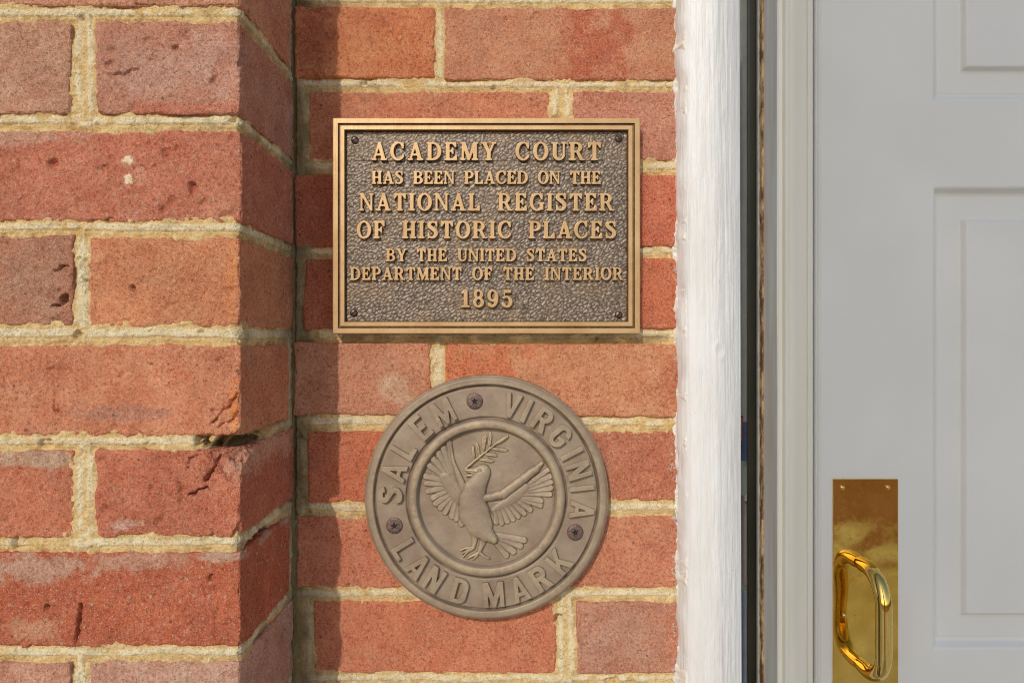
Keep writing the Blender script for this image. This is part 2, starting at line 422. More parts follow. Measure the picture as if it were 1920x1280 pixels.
# ------------------------------------------------------------------ bricks
def brick_vf(x0, x1, y0, y1, z0, z1, res, r, seed, amp=1.0, chips=(), cracks=(), dents=()):
    nx = max(2, int(round((x1 - x0) / res))); ny = max(2, int(round((y1 - y0) / res))); nz = max(2, int(round((z1 - z0) / res)))
    keys = []; faces = []; base = 0
    def face(I, J, K):
        nonlocal base
        nu, nv = I.shape
        keys.append(((I * (ny + 1) + J) * (nz + 1) + K).ravel())
        faces.append(grid_faces(nu, nv) + base); base += nu * nv
    ax, ay, az = np.arange(nx + 1), np.arange(ny + 1), np.arange(nz + 1)
    I, K = np.meshgrid(ax, az, indexing='ij'); face(I, I * 0, K)                 # front
    J, K = np.meshgrid(ay, az, indexing='ij'); face(J * 0 + nx, J, K)            # right
    K, J = np.meshgrid(az, ay, indexing='ij'); face(J * 0, J, K)                 # left
    J, I = np.meshgrid(ay, ax, indexing='ij'); face(I, J, I * 0)                 # bottom
    I, J = np.meshgrid(ax, ay, indexing='ij'); face(I, J, I * 0 + nz)            # top
    key = np.concatenate(keys); F = np.concatenate(faces)
    u, inv = np.unique(key, return_inverse=True); F = inv[F]
    k = u % (nz + 1); t = u // (nz + 1); j = t % (ny + 1); i = t // (ny + 1)
    p = np.stack([x0 + (x1 - x0) * i / nx, y0 + (y1 - y0) * j / ny, z0 + (z1 - z0) * k / nz], 1)
    lo = np.array([x0, y0, z0]) + r; hi = np.array([x1, y1 + 1.0, z1]) - r
    pc = np.clip(p, lo, hi); d = p - pc; ln = np.linalg.norm(d, axis=1, keepdims=True) + 1e-12
    n = d / ln; q = pc + n * r
    X, Y, Z = q.T; so = seed * 3.71
    edge = np.clip(1.2 - 2.0 * np.max(np.abs(n), axis=1) + 0.9, 0.25, 1.0)        # stronger on the arrises
    e = fbm(X, Y + so, Z, 0.022, 3, 5) * 0.0013 + fbm(X, Y + so, Z, 0.0110, 3, 9) * 0.0007
    e = e + fbm(X, Y + so, Z, 0.0030, 2, 31) * 0.00045
    e = e + np.minimum(0, fbm(X, Y + so, Z, 0.011, 2, 77) + 0.42) * 0.006          # spalls
    q = q + n * (e * (0.55 + 0.9 * (1 - np.max(np.abs(n), axis=1)) * 3))[:, None] * amp
    for (nx_, ny_, nz_, px, py, pz, rough) in chips:                               # broken corners: planar fracture
        nn = np.array([nx_, ny_, nz_], float); nn /= np.linalg.norm(nn)
        h = (q - np.array([px, py, pz])) @ nn + fbm(q[:, 0], q[:, 1], q[:, 2], 0.012, 4, seed) * rough
        q = q - nn * np.maximum(0, h)[:, None]
    for (pts, wd, dp) in cracks:                                                   # pts in x,z on the front
        dd = np.full(len(q), 9.0)
        wx = q[:, 0] + fbm(q[:, 0], 0, q[:, 2], 0.006, 3, 41) * 0.0022; wz = q[:, 2] + fbm(q[:, 0], 5, q[:, 2], 0.006, 3, 42) * 0.0022
        wd = wd * np.clip(0.75 + 0.6 * fbm(q[:, 0], 8, q[:, 2], 0.005, 2, 43), 0.35, 1.2)
        for a, b in zip(pts[:-1], pts[1:]):
            ab = (b[0] - a[0], b[1] - a[1]); L = ab[0]**2 + ab[1]**2
            tt = np.clip(((wx - a[0]) * ab[0] + (wz - a[1]) * ab[1]) / L, 0, 1)
            dd = np.minimum(dd, np.hypot(wx - a[0] - tt * ab[0], wz - a[1] - tt * ab[1]))
        q[:, 1] += dp * np.exp(-(dd / wd)**2) * (n[:, 1] < -0.5)
    for (dx, dz, rr, dp) in dents:
        dd = np.hypot(q[:, 0] - dx, q[:, 2] - dz) / rr + fbm(q[:, 0], 0, q[:, 2], 0.006, 2, 55) * 0.6
        q[:, 1] += dp * (1 - sstep(0.4, 1.0, dd)) * (n[:, 1] < -0.5)
    return q, F, n
def brick_cols(q, rgb, patches, seed, fl):
    c = np.tile(np.array(lin(*rgb)), (len(q), 1))
    v = fbm(q[:, 0] + seed, q[:, 1], q[:, 2], 0.05, 3, 3)
    c = c * (1 + 0.16 * v)[:, None]
    for (cx, cz, rx, rz, prgb, k) in patches:
        d = np.hypot((q[:, 0] - cx) / rx, (q[:, 2] - cz) / rz) + fbm(q[:, 0], q[:, 1], q[:, 2], max(.004, min(.02, rx)), 5, 21, 0.65) * 0.75
        w = k * (1 - sstep(0.55, 1.2, d))
        c = c * (1 - w)[:, None] + np.array(lin(*prgb)) * w[:, None]
    return c, np.full(len(q), fl)

# -------- wall bricks (photo pixels at the wall face): x0,x1,ytop,ybottom, colour, flecks
XC = (550.5 - 960) * KP * DW                   # inner corner of pilaster and wall
DP = 0.4417                                     # lens to pilaster face
YP = DP - DW
kw = KP * DW; kp = KP * DP
WX = lambda px: (px - 960) * kw
WZ = lambda py: ZC - (py - 640) * kw
PX = lambda px: (px - 960) * kp
PZ = lambda py: ZC - (py - 640) * kp
wall_list = [
 (551, 700, -302, -172, (186, 108, 84), .3), (713, 1283, -302, -172, (184, 100, 76), .3),
 (556, 1020, -146, -10, (188, 112, 88), .3), (1040, 1283, -146, -10, (184, 104, 80), .3),
 (551, 816, 13, 147, (191, 104, 72), .3), (833, 1283, 14, 150, (188, 114, 88), .3),
 (578, 1031, 171, 302, (190, 108, 82), .25), (1074, 1283, 171, 300, (186, 112, 94), .3),
 (551, 812, 327, 464, (172, 84, 62), .3), (830, 1283, 328, 462, (186, 92, 70), .3),
 (570, 1030, 486, 618, (172, 88, 66), .4), (1050, 1283, 484, 617, (188, 96, 70), .3),
 (551, 808, 642, 778, (190, 116, 92), .3), (835, 1283, 644, 782, (196, 118, 88), .3),
 (577, 1034, 809, 941, (190, 98, 72), .3), (1052, 1283, 808, 940, (184, 102, 78), .3),
 (555, 806, 967, 1103, (194, 108, 84), .3), (826, 1283, 968, 1103, (190, 108, 84), .3),
 (588, 1042, 1128, 1262, (192, 104, 78), .6), (1081, 1283, 1129, 1263, (182, 112, 92), .3),
 (551, 812, 1287, 1421, (190, 110, 86), .3), (830, 1283, 1287, 1421, (188, 104, 78), .3),
 (572, 1040, 1446, 1578, (188, 104, 80), .3), (1058, 1283, 1446, 1578, (184, 104, 80), .3),
]
wall_patches = [
 (1105, 85, 75, 85, (176, 82, 58), .85), (1010, 70, 60, 60, (192, 122, 94), .5), (600, 80, 30, 70, (160, 70, 50), .6), (660, 100, 60, 60, (204, 118, 80), .6),
 (880, 690, 90, 60, (200, 98, 66), .7), (1255, 720, 28, 70, (176, 84, 60), .45), (745, 735, 40, 25, (206, 160, 138), .5),
 (1262, 1180, 22, 60, (188, 92, 64), .4), (1160, 1190, 90, 60, (176, 118, 102), .5), (1160, 1010, 90, 40, (198, 120, 92), .5),
 (1225, 560, 30, 60, (196, 94, 68), .4), (1230, 880, 60, 60, (176, 92, 70), .5), (640, 860, 50, 50, (186, 92, 66), .5),
]
def add_bricks(name, specs, parent):
    parts = []; cols = []; fls = []; pts = []
    off = 0; Fs = []
    for (q, F, c, f, p) in specs:
        parts.append(q); Fs.append(F + off); off += len(q); cols.append(c); fls.append(f); pts.append(p)
    me = np_mesh(name, np.concatenate(parts), np.concatenate(Fs), True,
                 {'col': np.concatenate(cols), 'fleck': np.concatenate(fls), 'paint': np.concatenate(pts)})
    return link(name, me, M_brick, parent)
wall = empty('brick_wall', (WX(900), 0, 0), 'recessed red brick wall with sandy mortar behind the two bronze signs', 'wall')
specs = []
wpm = [(WX(a), WZ(b), c * kw, d * kw, e, f) for (a, b, c, d, e, f) in wall_patches]
rng = random.Random(4)
for i, (x0, x1, y0, y1, rgb, fl) in enumerate(wall_list):
    dy = rng.uniform(-0.0008, 0.0008)
    q, F, n = brick_vf(WX(x0), WX(x1), dy, 0.024, WZ(y1), WZ(y0), 0.00105, 0.0023, i + 1)
    c, f = brick_cols(q, rgb, wpm, i * 1.3, fl)
    pe = (q[:, 0] - WX(1270)) / 0.0060 + fbm(q[:, 0], q[:, 1], q[:, 2], 0.007, 4, 61, .7) * 1.4 + fbm(q[:, 0], 9, q[:, 2], 0.035, 2, 63) * 0.9 + fbm(q[:, 0], 0, q[:, 2], 0.05, 2, 62) * 0.7
    specs.append((q, F, c, f, pe))
add_bricks('bricks', specs, wall)

# -------- pilaster bricks: front x0,x1,ytop,ybottom ; side length (m) ; corner?
LONG = -YP - 0.0015
pil_list = [  # px
 (-260, 100, -360, -190, 0, (186, 112, 88), .3, 0), (130, 449, -360, -190, LONG, (186, 110, 88), .3, 1),
 (-120, 449, -168, 11, .099, (190, 118, 94), .3, 1),
 (-260, 133, 42, 213, 0, (184, 122, 102), .35, 0), (180, 451, 41, 214, LONG, (180, 112, 94), .5, 1),
 (-120, 449, 244, 415, .104, (182, 98, 78), 1.0, 1),
 (-260, 136, 441, 610, 0, (170, 104, 84), .4, 0), (168, 447, 445, 611, LONG, (192, 112, 82), .4, 1),
 (-120, 446, 647, 816, .096, (194, 112, 85), .35, 1),
 (-260, 136, 846, 1007, 0, (182, 98, 74), .5, 0), (179, 451, 843, 1005, LONG + .001, (180, 94, 72), .7, 1),
 (-120, 451, 1036, 1212, .098, (176, 84, 60), 1.6, 1),
 (-260, 131, 1243, 1412, 0, (184, 118, 100), .4, 0), (166, 450, 1241, 1412, LONG, (184, 124, 110), .4, 1),
 (-120, 449, 1440, 1610, .098, (188, 108, 84), .4, 1),
]
pil_patches = [
 (442, 868, 26, 30, (206, 142, 122), .55), (440, 800, 14, 22, (212, 132, 96), .5),
 (330, 205, 130, 12, (180, 80, 60), .5), (330, 120, 120, 60, (182, 128, 116), .6), (40, 250, 120, 22, (186, 130, 112), .7), (400, 390, 50, 40, (196, 118, 96), .5),
 (60, 520, 90, 70, (160, 108, 90), .5), (432, 520, 12, 80, (206, 116, 70), .6), (438, 760, 8, 60, (214, 118, 62), .7),
 (230, 775, 80, 12, (150, 96, 88), .5), (40, 1062, 130, 26, (180, 128, 112), .85), (240, 1052, 110, 18, (184, 124, 106), .8), (50, 860, 110, 16, (182, 142, 122), .7),
 (60, 1185, 50, 25, (186, 120, 94), .7), (415, 1045, 40, 10, (178, 140, 124), .7), (235, 985, 26, 12, (214, 180, 170), .4), (330, 1260, 130, 22, (186, 130, 112), .6), (265, 330, 13, 22, (206, 130, 112), .9),
 (240, 300, 9, 8, (240, 200, 175), .9), (241, 335, 8, 11, (244, 208, 182), .9), (215, 40, 14, 10, (176, 96, 90), .3),
]
pil = empty('brick_pilaster', (PX(220), YP, 0), 'projecting red brick pilaster with a broken corner beside the recessed wall', 'pilaster')
ppm = [(PX(a), PZ(b), c * kp, d * kp, e, f) for (a, b, c, d, e, f) in pil_patches]
def crk(*pp): return [(PX(a), PZ(b)) for a, b in pp]
CHIP = [(0.75, -0.95, 0.80, PX(436), YP, PZ(896), .0045), (0.9, -0.25, 1.0, PX(447), YP, PZ(868), .004)]
specs = []
for i, (x0, x1, y0, y1, sl, rgb, fl, cor) in enumerate(pil_list):
    chips = []; cracks = []; dents = []
    X1 = PX(x1) if not cor else XC + rng.uniform(-.0013, .0010)
    if i == 8:      # cracked lower corner
        cracks = [(crk((395, 795), (425, 762), (446, 735)), .0008, .0035), (crk((410, 800), (432, 785), (447, 770)), .0008, .0035), (crk((98, 752), (100, 765), (106, 776)), .0008, .004)]
        chips = [(1.1, -0.35, -0.9, PX(437), YP, PZ(812), .0035)]
    if i == 10:     # broken upper corner
        chips = CHIP + [(1, -1, -.4, PX(452), YP, PZ(965), .003)]
        cracks = [(crk((358, 928), (372, 918), (384, 915)), .0009, .006), (crk((384, 902), (398, 880), (410, 856)), .0010, .006), (crk((350, 870), (360, 858), (370, 855)), .0007, .003)]
    if i == 11:
        cracks = [(crk((142, 1205), (147, 1160), (152, 1130)), .0009, .006)]
        dents = [(PX(88), PZ(1138), .0022, .004), (PX(395), PZ(1085), .003, .003)]
    if i == 5:
        dents = [(PX(98), PZ(307), .0042, .0035), (PX(358), PZ(350), .0040, .004), (PX(330), PZ(281), .0035, .002), (PX(310), PZ(284), .003, .002)]
        chips = [(1, -.5, 0, PX(449), YP, PZ(325), .002)]
    if i == 7:
        dents = [(PX(247), PZ(539), .0025, .004)]
    if i == 6:
        cracks = [(crk((100, 508), (112, 504), (126, 500)), .0008, .004), (crk((98, 575), (118, 566), (124, 552)), .0012, .006)]
        dents = [(PX(118), PZ(562), .003, .006)]
    if i == 4:
        cracks = [(crk((200, 142), (235, 138), (260, 128)), .0009, .003)]
        dents = [(PX(328), PZ(90), .003, .0025), (PX(205), PZ(122), .0035, .002)]
    depth = YP + (sl if sl else 0.024)
    q, F, n = brick_vf(PX(x0), X1, YP + rng.uniform(-.0008, .0008), depth, PZ(y1), PZ(y0), 0.00085, 0.0019, 40 + i, 1.55, chips, cracks, dents)
    c, f = brick_cols(q, rgb, ppm, i * 1.7, fl)
    specs.append((q, F, c, f, np.full(len(q), -5.0)))
add_bricks('bricks', specs, pil)

# -------- mortar sheets
def mortar_field(s, z, rects, seed):
    D = np.full(s.shape, -1.0)
    for (s0, s1, z0, z1) in rects:
        D = np.maximum(D, np.minimum(np.minimum(s - s0, s1 - s), np.minimum(z - z0, z1 - z)))
    return D
def mortar_mesh(name, S, Z, rects, place, parent, cav=(), soil_shade_f=None, paintf=None, seed=0, chips=()):
    s, z = np.meshgrid(S, Z, indexing='ij'); sh = s.shape; s = s.ravel(); z = z.ravel()
    D = mortar_field(s, z, rects, seed)
    j = np.clip(-D, 0, 1)                                    # distance into the joint
    a = fbm(s, seed, z, 0.030, 3, 101); b = fbm(s, seed, z, 0.007, 3, 102); c = fbm(s, seed, z, 0.0026, 2, 103)
    h = -0.0013 + a * 0.0010 + b * 0.0005 + c * 0.0009
    up = np.full(s.shape, 1.0); dn = np.full(s.shape, 1.0)
    for (s0, s1, z0, z1) in rects:
        ins = (s > s0 - 0.004) & (s < s1 + 0.004)
        up = np.where(ins & (z0 - z > -0.004), np.minimum(up, np.abs(z0 - z)), up)
        dn = np.where(ins & (z - z1 > -0.004), np.minimum(dn, np.abs(z - z1)), dn)
    hor = (up + dn) < 0.022
    vv = np.where(hor, (dn - up) / (up + dn + 1e-6), 0)
    vn = vv + a * 0.22 + b * 0.12
    rb = sstep(-0.22, -0.10, vn) * sstep(0.78, 0.60, vn)                       # pale tooled ribbon, upper half of the bed joint
    rid = np.where(hor, rb, np.exp(-((j - 0.0042) / 0.0019)**2)) * sstep(-0.75, -0.2, fbm(s, seed + 1, z, 0.045, 3, 111))
    rid = rid * sstep(0.0006, -0.0004, D)
    h = h + rid * 0.0006 - hor * 0.0008 * np.exp(-((vn + 0.24) / 0.10)**2) - hor * 0.0006 * sstep(-.2, -.9, vn)
    lip = fbm(s, seed + 3, z, 0.024, 5, 104, 0.6)
    h = h + np.exp(-(D / 0.0026)**2) * (0.0009 * sstep(0.0, 0.5, lip) - 0.0014 * sstep(0.05, -0.5, lip))
    h = h - 0.0035 * sstep(0.55, 0.75, fbm(s, seed + 9, z, 0.018, 3, 105)) * sstep(0.0, 0.004, j)   # little losses
    for (cs, cz, rs, rz, dp) in cav:
        h = h - dp * (1 - sstep(0.5, 1.1, np.hypot((s - cs) / rs, (z - cz) / rz) + b * 0.35))
    h = np.where(D > 0.0028, h - (D - 0.0028) * 2.0, h)
    V = place(s, z, h)
    for (nx_, ny_, nz_, px, py, pz, rough) in chips:
        nn = np.array([nx_, ny_, nz_], float); nn /= np.linalg.norm(nn)
        V = V - nn * np.maximum(0, (V - np.array([px, py, pz])) @ nn + 0.0035)[:, None] * (np.abs(z - pz) < .022)[:, None]
    F = grid_faces(*sh)
    keep = D[F].min(axis=1) < 0.0055
    ridge = np.clip(rid * 1.25 + 0.15, 0, 1)
    at = {'ridge': ridge, 'soil_shade': soil_shade_f(s, z) if soil_shade_f else s * 0, 'paint': paintf(s, z) if paintf else s * 0}
    V, F, at = compact(V, F[keep], at)
    return link(name, np_mesh(name, V, F, True, at), M_mortar, parent)
rects = [(WX(x0), WX(x1) if x1 < 1280 else WX(1330), WZ(y1), WZ(y0)) for (x0, x1, y0, y1, _, _) in wall_list]
S = np.arange(XC - 0.004, WX(1300), 0.0009); Z = np.arange(WZ(1560), WZ(-290), 0.0009)
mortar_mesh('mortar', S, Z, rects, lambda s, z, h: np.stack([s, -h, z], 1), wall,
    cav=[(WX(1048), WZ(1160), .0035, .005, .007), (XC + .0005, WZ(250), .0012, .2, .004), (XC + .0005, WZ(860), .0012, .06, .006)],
    soil_shade_f=lambda s, z: 0.8 * sstep(WX(605), WX(560), s + fbm(s, 0, z, 0.02, 2, 9) * 0.01) + 0.5 * sstep(.005, .002, abs(z - WZ(635))) * (s > WX(640)) * sstep(-.5, .3, fbm(s, 0, z, .02, 3, 8)),  # grime by the inner corner, plus the plaque's drop shadow painted below it
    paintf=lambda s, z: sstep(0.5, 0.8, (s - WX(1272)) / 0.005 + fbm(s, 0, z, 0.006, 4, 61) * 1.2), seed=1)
SC = XC                                                     # path coordinate of the arris
rects = []
for (x0, x1, y0, y1, sl, _, _, cor) in pil_list:
    rects.append((PX(x0), (SC + sl) if cor else PX(x1), PZ(y1), PZ(y0)))
def place_l(s, z, h):
    t = sstep(-0.005, 0.005, s - SC)
    x = np.minimum(s, SC); y = YP + np.maximum(0, s - SC)
    nx = t; ny = -(1 - t); l = np.hypot(nx, ny)
    r = 0.0022 * np.exp(-((s - SC) / 0.003)**2)
    return np.stack([x + nx / l * (h - r), y + ny / l * (h - r), z], 1)
def side(px, py):
    D = -XC / ((960 - px) * KP); return SC + (D - DP), ZC - (py - 640) * KP * D
a1 = side(468, 822); a2 = side(495, 1003); a3 = side(482, 1012)
S = np.arange(PX(-100), SC - YP - 0.0008, 0.0008); Z = np.arange(PZ(1560), PZ(-300), 0.0008)
mortar_mesh('mortar', S, Z, rects, place_l, pil,
    cav=[(a1[0] - .006, a1[1], .036, .0095, .050), (a2[0] - .006, a2[1] - .001, .024, .0062, .030), (PX(25), PZ(1020), .0025, .006, .005)],
    soil_shade_f=lambda s, z: 0.30 * sstep(SC + .0, SC + .012, s) * sstep(-.2, .3, fbm(s, 2, z, 0.02, 2, 19)) + 0.25 * sstep(SC + .07, SC + .1, s) + 0.7 * (np.hypot((s - a1[0] + .006) / .036, (z - a1[1]) / .0095) < 1.0), seed=5, chips=CHIP + [(1.1, -0.35, -0.9, PX(437), YP, PZ(812), .0035)])  # darker on the return, plus painted shade inside the broken corner's cavity
# solid cores so no light passes behind the faces
box_obj('core', (XC - 0.45, WX(1330), 0.0225, 0.13, 0.0, 3.6), plain('old_brick_core', lin(150, 85, 65)), wall)
box_obj('core', (PX(-255), XC - 0.022, YP + 0.0228, 0.0215, 0.0, 3.6), plain('shade_dark_core', lin(62, 44, 34)), pil)  # core colour darkened to paint shade into the hollow joint

# ------------------------------------------------------------------ glyph outlines from distance fields
def sd_poly(X, Y, pts):
    pts = np.asarray(pts, float); n = len(pts)
    d = np.full(X.shape, 1e9); s = np.ones(X.shape)
    for i in range(n):
        a = pts[i]; b = pts[i - 1]; e = b - a
        wx, wy = X - a[0], Y - a[1]
        t = np.clip((wx * e[0] + wy * e[1]) / (e @ e + 1e-15), 0, 1)
        d = np.minimum(d, (wx - e[0] * t)**2 + (wy - e[1] * t)**2)
        c1 = Y >= a[1]; c2 = Y < b[1]; c3 = e[0] * wy > e[1] * wx
        fl = (c1 & c2 & c3) | (~c1 & ~c2 & ~c3)
        s = np.where(fl, -s, s)
    return s * np.sqrt(d)
def rect(x0, y0, x1, y1): return [(x0, y0), (x1, y0), (x1, y1), (x0, y1)]
def ell(cx, cy, rx, ry, a0=0, a1=360, n=48):
    full = abs(a1 - a0) >= 360
    return [(cx + rx * math.cos(math.radians(a0 + (a1 - a0) * k / n)), cy + ry * math.sin(math.radians(a0 + (a1 - a0) * k / n))) for k in range(n if full else n + 1)]
def hell(cx, cy, rx, ry, x0):
    return [(x0, cy + ry), (x0, cy - ry)] + ell(cx, cy, rx, ry, -90, 90)
def catmull(pts, per=8):
    out = []; n = len(pts)
    for i in range(n - 1):
        p0 = np.array(pts[max(i - 1, 0)], float); p1 = np.array(pts[i], float); p2 = np.array(pts[i + 1], float); p3 = np.array(pts[min(i + 2, n - 1)], float)
        for k in range(per):
            t = k / per
            out.append(0.5 * ((2 * p1) + (-p0 + p2) * t + (2 * p0 - 5 * p1 + 4 * p2 - p3) * t * t + (-p0 + 3 * p1 - 3 * p2 + p3) * t**3))
    out.append(np.array(pts[-1], float)); return out
def stroke(pts):
    """pts (x,y,width) -> outline polygon of a smooth variable stroke"""
    c = catmull(pts); L = []; R = []
    for i, p in enumerate(c):
        t = c[min(i + 1, len(c) - 1)][:2] - c[max(i - 1, 0)][:2]; t = t / (np.linalg.norm(t) + 1e-9)
        nn = np.array([-t[1], t[0]]) * p[2] / 2
        L.append(tuple(p[:2] + nn)); R.append(tuple(p[:2] - nn))
    return L + R[::-1]
ST, TH, SF, SO = 0.185, 0.082, 0.070, 0.075                  # stem, hairline, serif thickness, serif overhang
def stem(x, y0=0.0, y1=1.0, w=ST, bot=True, top=True):
    o = [('+', rect(x, y0, x + w, y1))]
    if bot: o.append(('+', rect(x - SO, y0, x + w + SO, y0 + SF)))
    if top: o.append(('+', rect(x - SO, y1 - SF, x + w + SO, y1)))
    return o
def beak(x, y, dx, dy):          # wedge serif at the end of an arm, pointing dy
    return ('+', [(x, y), (x, y + dy), (x - dx * 0.28, y + dy), (x - dx, y + (TH if dy > 0 else -TH)), (x - dx, y)])
def glyph(ch):
    s = SO
    if ch == 'I': return stem(s), ST + 2 * s
    if ch == 'H': w = .80; return stem(s) + stem(w - s - ST) + [('+', rect(s, .46, w - s, .46 + TH))], w
    if ch == 'L': w = .68; return stem(s) + [('+', rect(s, 0, w - .02, TH)), beak(w - .02, 0, .2, .30)], w
    if ch == 'E': w = .70; return stem(s) + [('+', rect(s, 0, w - .02, TH)), beak(w - .02, 0, .2, .28), ('+', rect(s, 1 - TH, w - .06, 1)), beak(w - .06, 1, .2, -.26), ('+', rect(s, .47, .46, .47 + TH)), ('+', [(.48, .34), (.48, .68), (.44, .68), (.36, .53), (.36, .49), (.44, .34)])], w
    if ch == 'F': w = .67; return stem(s) + [('+', rect(s, 1 - TH, w - .04, 1)), beak(w - .04, 1, .2, -.28), ('+', rect(s, .45, .46, .45 + TH)), ('+', [(.48, .32), (.48, .66), (.44, .66), (.36, .51), (.36, .47), (.44, .32)])], w
    if ch == 'T': w = .74; c = w / 2; return stem(c - ST / 2, top=False) + [('+', rect(.03, 1 - TH, w - .03, 1)), beak(w - .02, 1, .2, -.3), ('+', [(.02, 1), (.02, .7), (.076, .7), (.22, 1 - TH), (.22, 1)])], w
    if ch == 'N': w = .82; t = .085; return [('+', rect(s, 0, s + t, 1)), ('+', rect(0, 0, s * 2 + t, SF)), ('+', rect(0, 1 - SF, .2, 1)), ('+', rect(w - s - t, 0, w - s, 1)), ('+', rect(w - 2 * s - t, 1 - SF, w, 1)), ('+', [(s - .01, 1), (s + .17, 1), (w - s, .02), (w - s, -.0), (w - s - .10, 0)])], w
    if ch == 'M': w = .98; t = .09; return [('+', rect(s, 0, s + t, 1)), ('+', rect(0, 0, s * 2 + t, SF)), ('+', rect(0, 1 - SF, .2, 1)), ('+', rect(w - 2 * s - ST, 0, w, SF)), ('+', rect(w - s - ST, 0, w - s, 1)), ('+', rect(w - .24, 1 - SF, w, 1)), ('+', [(s, 1), (s + .18, 1), (.52, .22), (.46, 0), (.40, 0)]), ('+', [(w - s - ST, 1), (w - s, 1), (.49, 0), (.42, 0), (.47, .16)])], w
    if ch == 'A': w = .82; return [('+', [(.08, 0), (.16, 0), (.43, .82), (.43, 1), (.37, 1)]), ('+', [(.36, 1), (.50, 1), (.78, 0), (.585, 0), (.36, .84)]), ('+', rect(.2, .26, .62, .26 + TH)), ('+', rect(0, 0, .25, SF)), ('+', rect(.52, 0, w + .03, SF))], w + .03
    if ch == 'Y': w = .80; return [('+', rect(.315, 0, .315 + ST, .5)), ('+', rect(.24, 0, .565, SF)), ('+', [(.04, 1), (.23, 1), (.46, .52), (.47, .40), (.33, .40)]), ('+', [(.66, 1), (.74, 1), (.49, .42), (.42, .46)]), ('+', rect(-.01, 1 - SF, .3, 1)), ('+', rect(.58, 1 - SF, w + .01, 1))], w
    if ch == 'U': w = .80; return [('+', rect(s, .3, s + ST, 1)), ('+', rect(0, 1 - SF, 2 * s + ST, 1)), ('+', rect(w - s - .085, .3, w - s, 1)), ('+', rect(w - 2 * s - .085, 1 - SF, w, 1)), ('+', ell((s + w - s) / 2, .31, (w - 2 * s) / 2, .325, 180, 360)), ('-', ell((s + ST + w - s - .085) / 2, .33, (w - 2 * s - ST - .085) / 2, .26, 180, 360) + [(w - s - .085, .7), (s + ST, .7)])], w
    if ch == 'O': w = .84; return [('+', ell(w / 2, .5, w / 2, .52)), ('-', ell(w / 2, .5, w / 2 - ST, .445))], w
    if ch == 'C' or ch == 'G':
        w = .80
        o = [('+', ell(.42, .5, .42, .52)), ('-', ell(.475, .5, .30, .445)), ('-', [(.475, .5), (1.2, .95), (1.2, .05 if ch == 'C' else .2)]), ('-', rect(.70, .2, 1.1, .8))]
        o += [('+', [(.74, 1.0), (.74, .66), (.69, .66), (.60, .86), (.56, .93), (.62, .99), (.70, .94)])]
        if ch == 'C': o += [('+', [(.50, .0), (.56, .02), (.70, .11), (.77, .30), (.71, .31), (.63, .14), (.52, .06)])]
        else: o += [('+', rect(.60, .05, .60 + ST, .42)), ('+', rect(.50, .40, .84, .40 + SF)), ('+', [(.45, -.02), (.6, .02), (.7, .1), (.62, .16), (.45, .06)])]
        return o, w if ch == 'C' else .84
    if ch == 'D': w = .82; return stem(s) + [('+', hell(.38, .5, .44, .5, s)), ('-', hell(.36, .5, .275, .42, s + ST))], w
    if ch in 'PRB':
        w = {'P': .70, 'R': .84, 'B': .75}[ch]
        o = stem(s)
        if ch == 'B':
            o += [('+', hell(.40, .755, .275, .245, s)), ('+', hell(.41, .27, .33, .27, s)), ('-', hell(.39, .765, .125, .165, s + ST)), ('-', hell(.40, .27, .155, .195, s + ST))]
        else:
            b = .44
            o += [('+', hell(.40, (1 + b) / 2, .30, (1 - b) / 2, s)), ('-', hell(.385, (1 + b) / 2, .14, (1 - b) / 2 - .075, s + ST))]
            if ch == 'R': o += [('+', [(.36, .5), (.52, .5), (.76, .03), (.84, .05), (.86, 0), (.60, 0)])]
        return o, w
    if ch == 'S': w = .66; return [('+', stroke([(.575, .80, .07), (.50, .92, .09), (.34, .965, .085), (.17, .90, .15), (.135, .74, .19), (.30, .585, .20), (.49, .43, .20), (.535, .25, .19), (.44, .08, .13), (.28, .035, .085), (.14, .09, .09), (.08, .20, .07)])), ('+', [(.545, 1.0), (.60, 1.0), (.60, .68), (.55, .68), (.50, .86)]), ('+', [(.055, 0), (.11, 0), (.16, .14), (.10, .33), (.055, .33)])], w
    if ch == '1': w = .52; return [('+', rect(.19, 0, .19 + ST, 1)), ('+', rect(.04, 0, .5, SF)), ('+', [(.19, 1), (.30, 1), (.30, .84), (.05, .80), (.05, .86)])], w
    if ch == '8': w = .66; return [('+', ell(.33, .76, .26, .26)), ('+', ell(.33, .28, .31, .295)), ('-', ell(.33, .76, .115, .175)), ('-', ell(.33, .275, .145, .205))], w
    if ch == '9': w = .66; return [('+', ell(.32, .67, .30, .35)), ('-', ell(.315, .68, .135, .265)), ('+', stroke([(.53, .72, .17), (.53, .45, .18), (.46, .18, .15), (.30, .035, .085), (.16, .06, .08)])), ('+', ell(.15, .13, .095, .095))], w
    if ch == '5': w = .66; return [('+', rect(.13, .86, .54, 1.0)), ('+', [(.13, 1), (.19, 1), (.16, .52), (.10, .50)]), ('+', ell(.30, .31, .31, .335)), ('-', ell(.265, .31, .165, .26)), ('-', [(.30, .31), (-.3, .16), (-.3, .8), (.1, .8)]), ('+', stroke([(.11, .52, .07), (.2, .60, .075), (.32, .61, .08)])), ('+', ell(.12, .13, .095, .095))], w
    raise KeyError(ch)
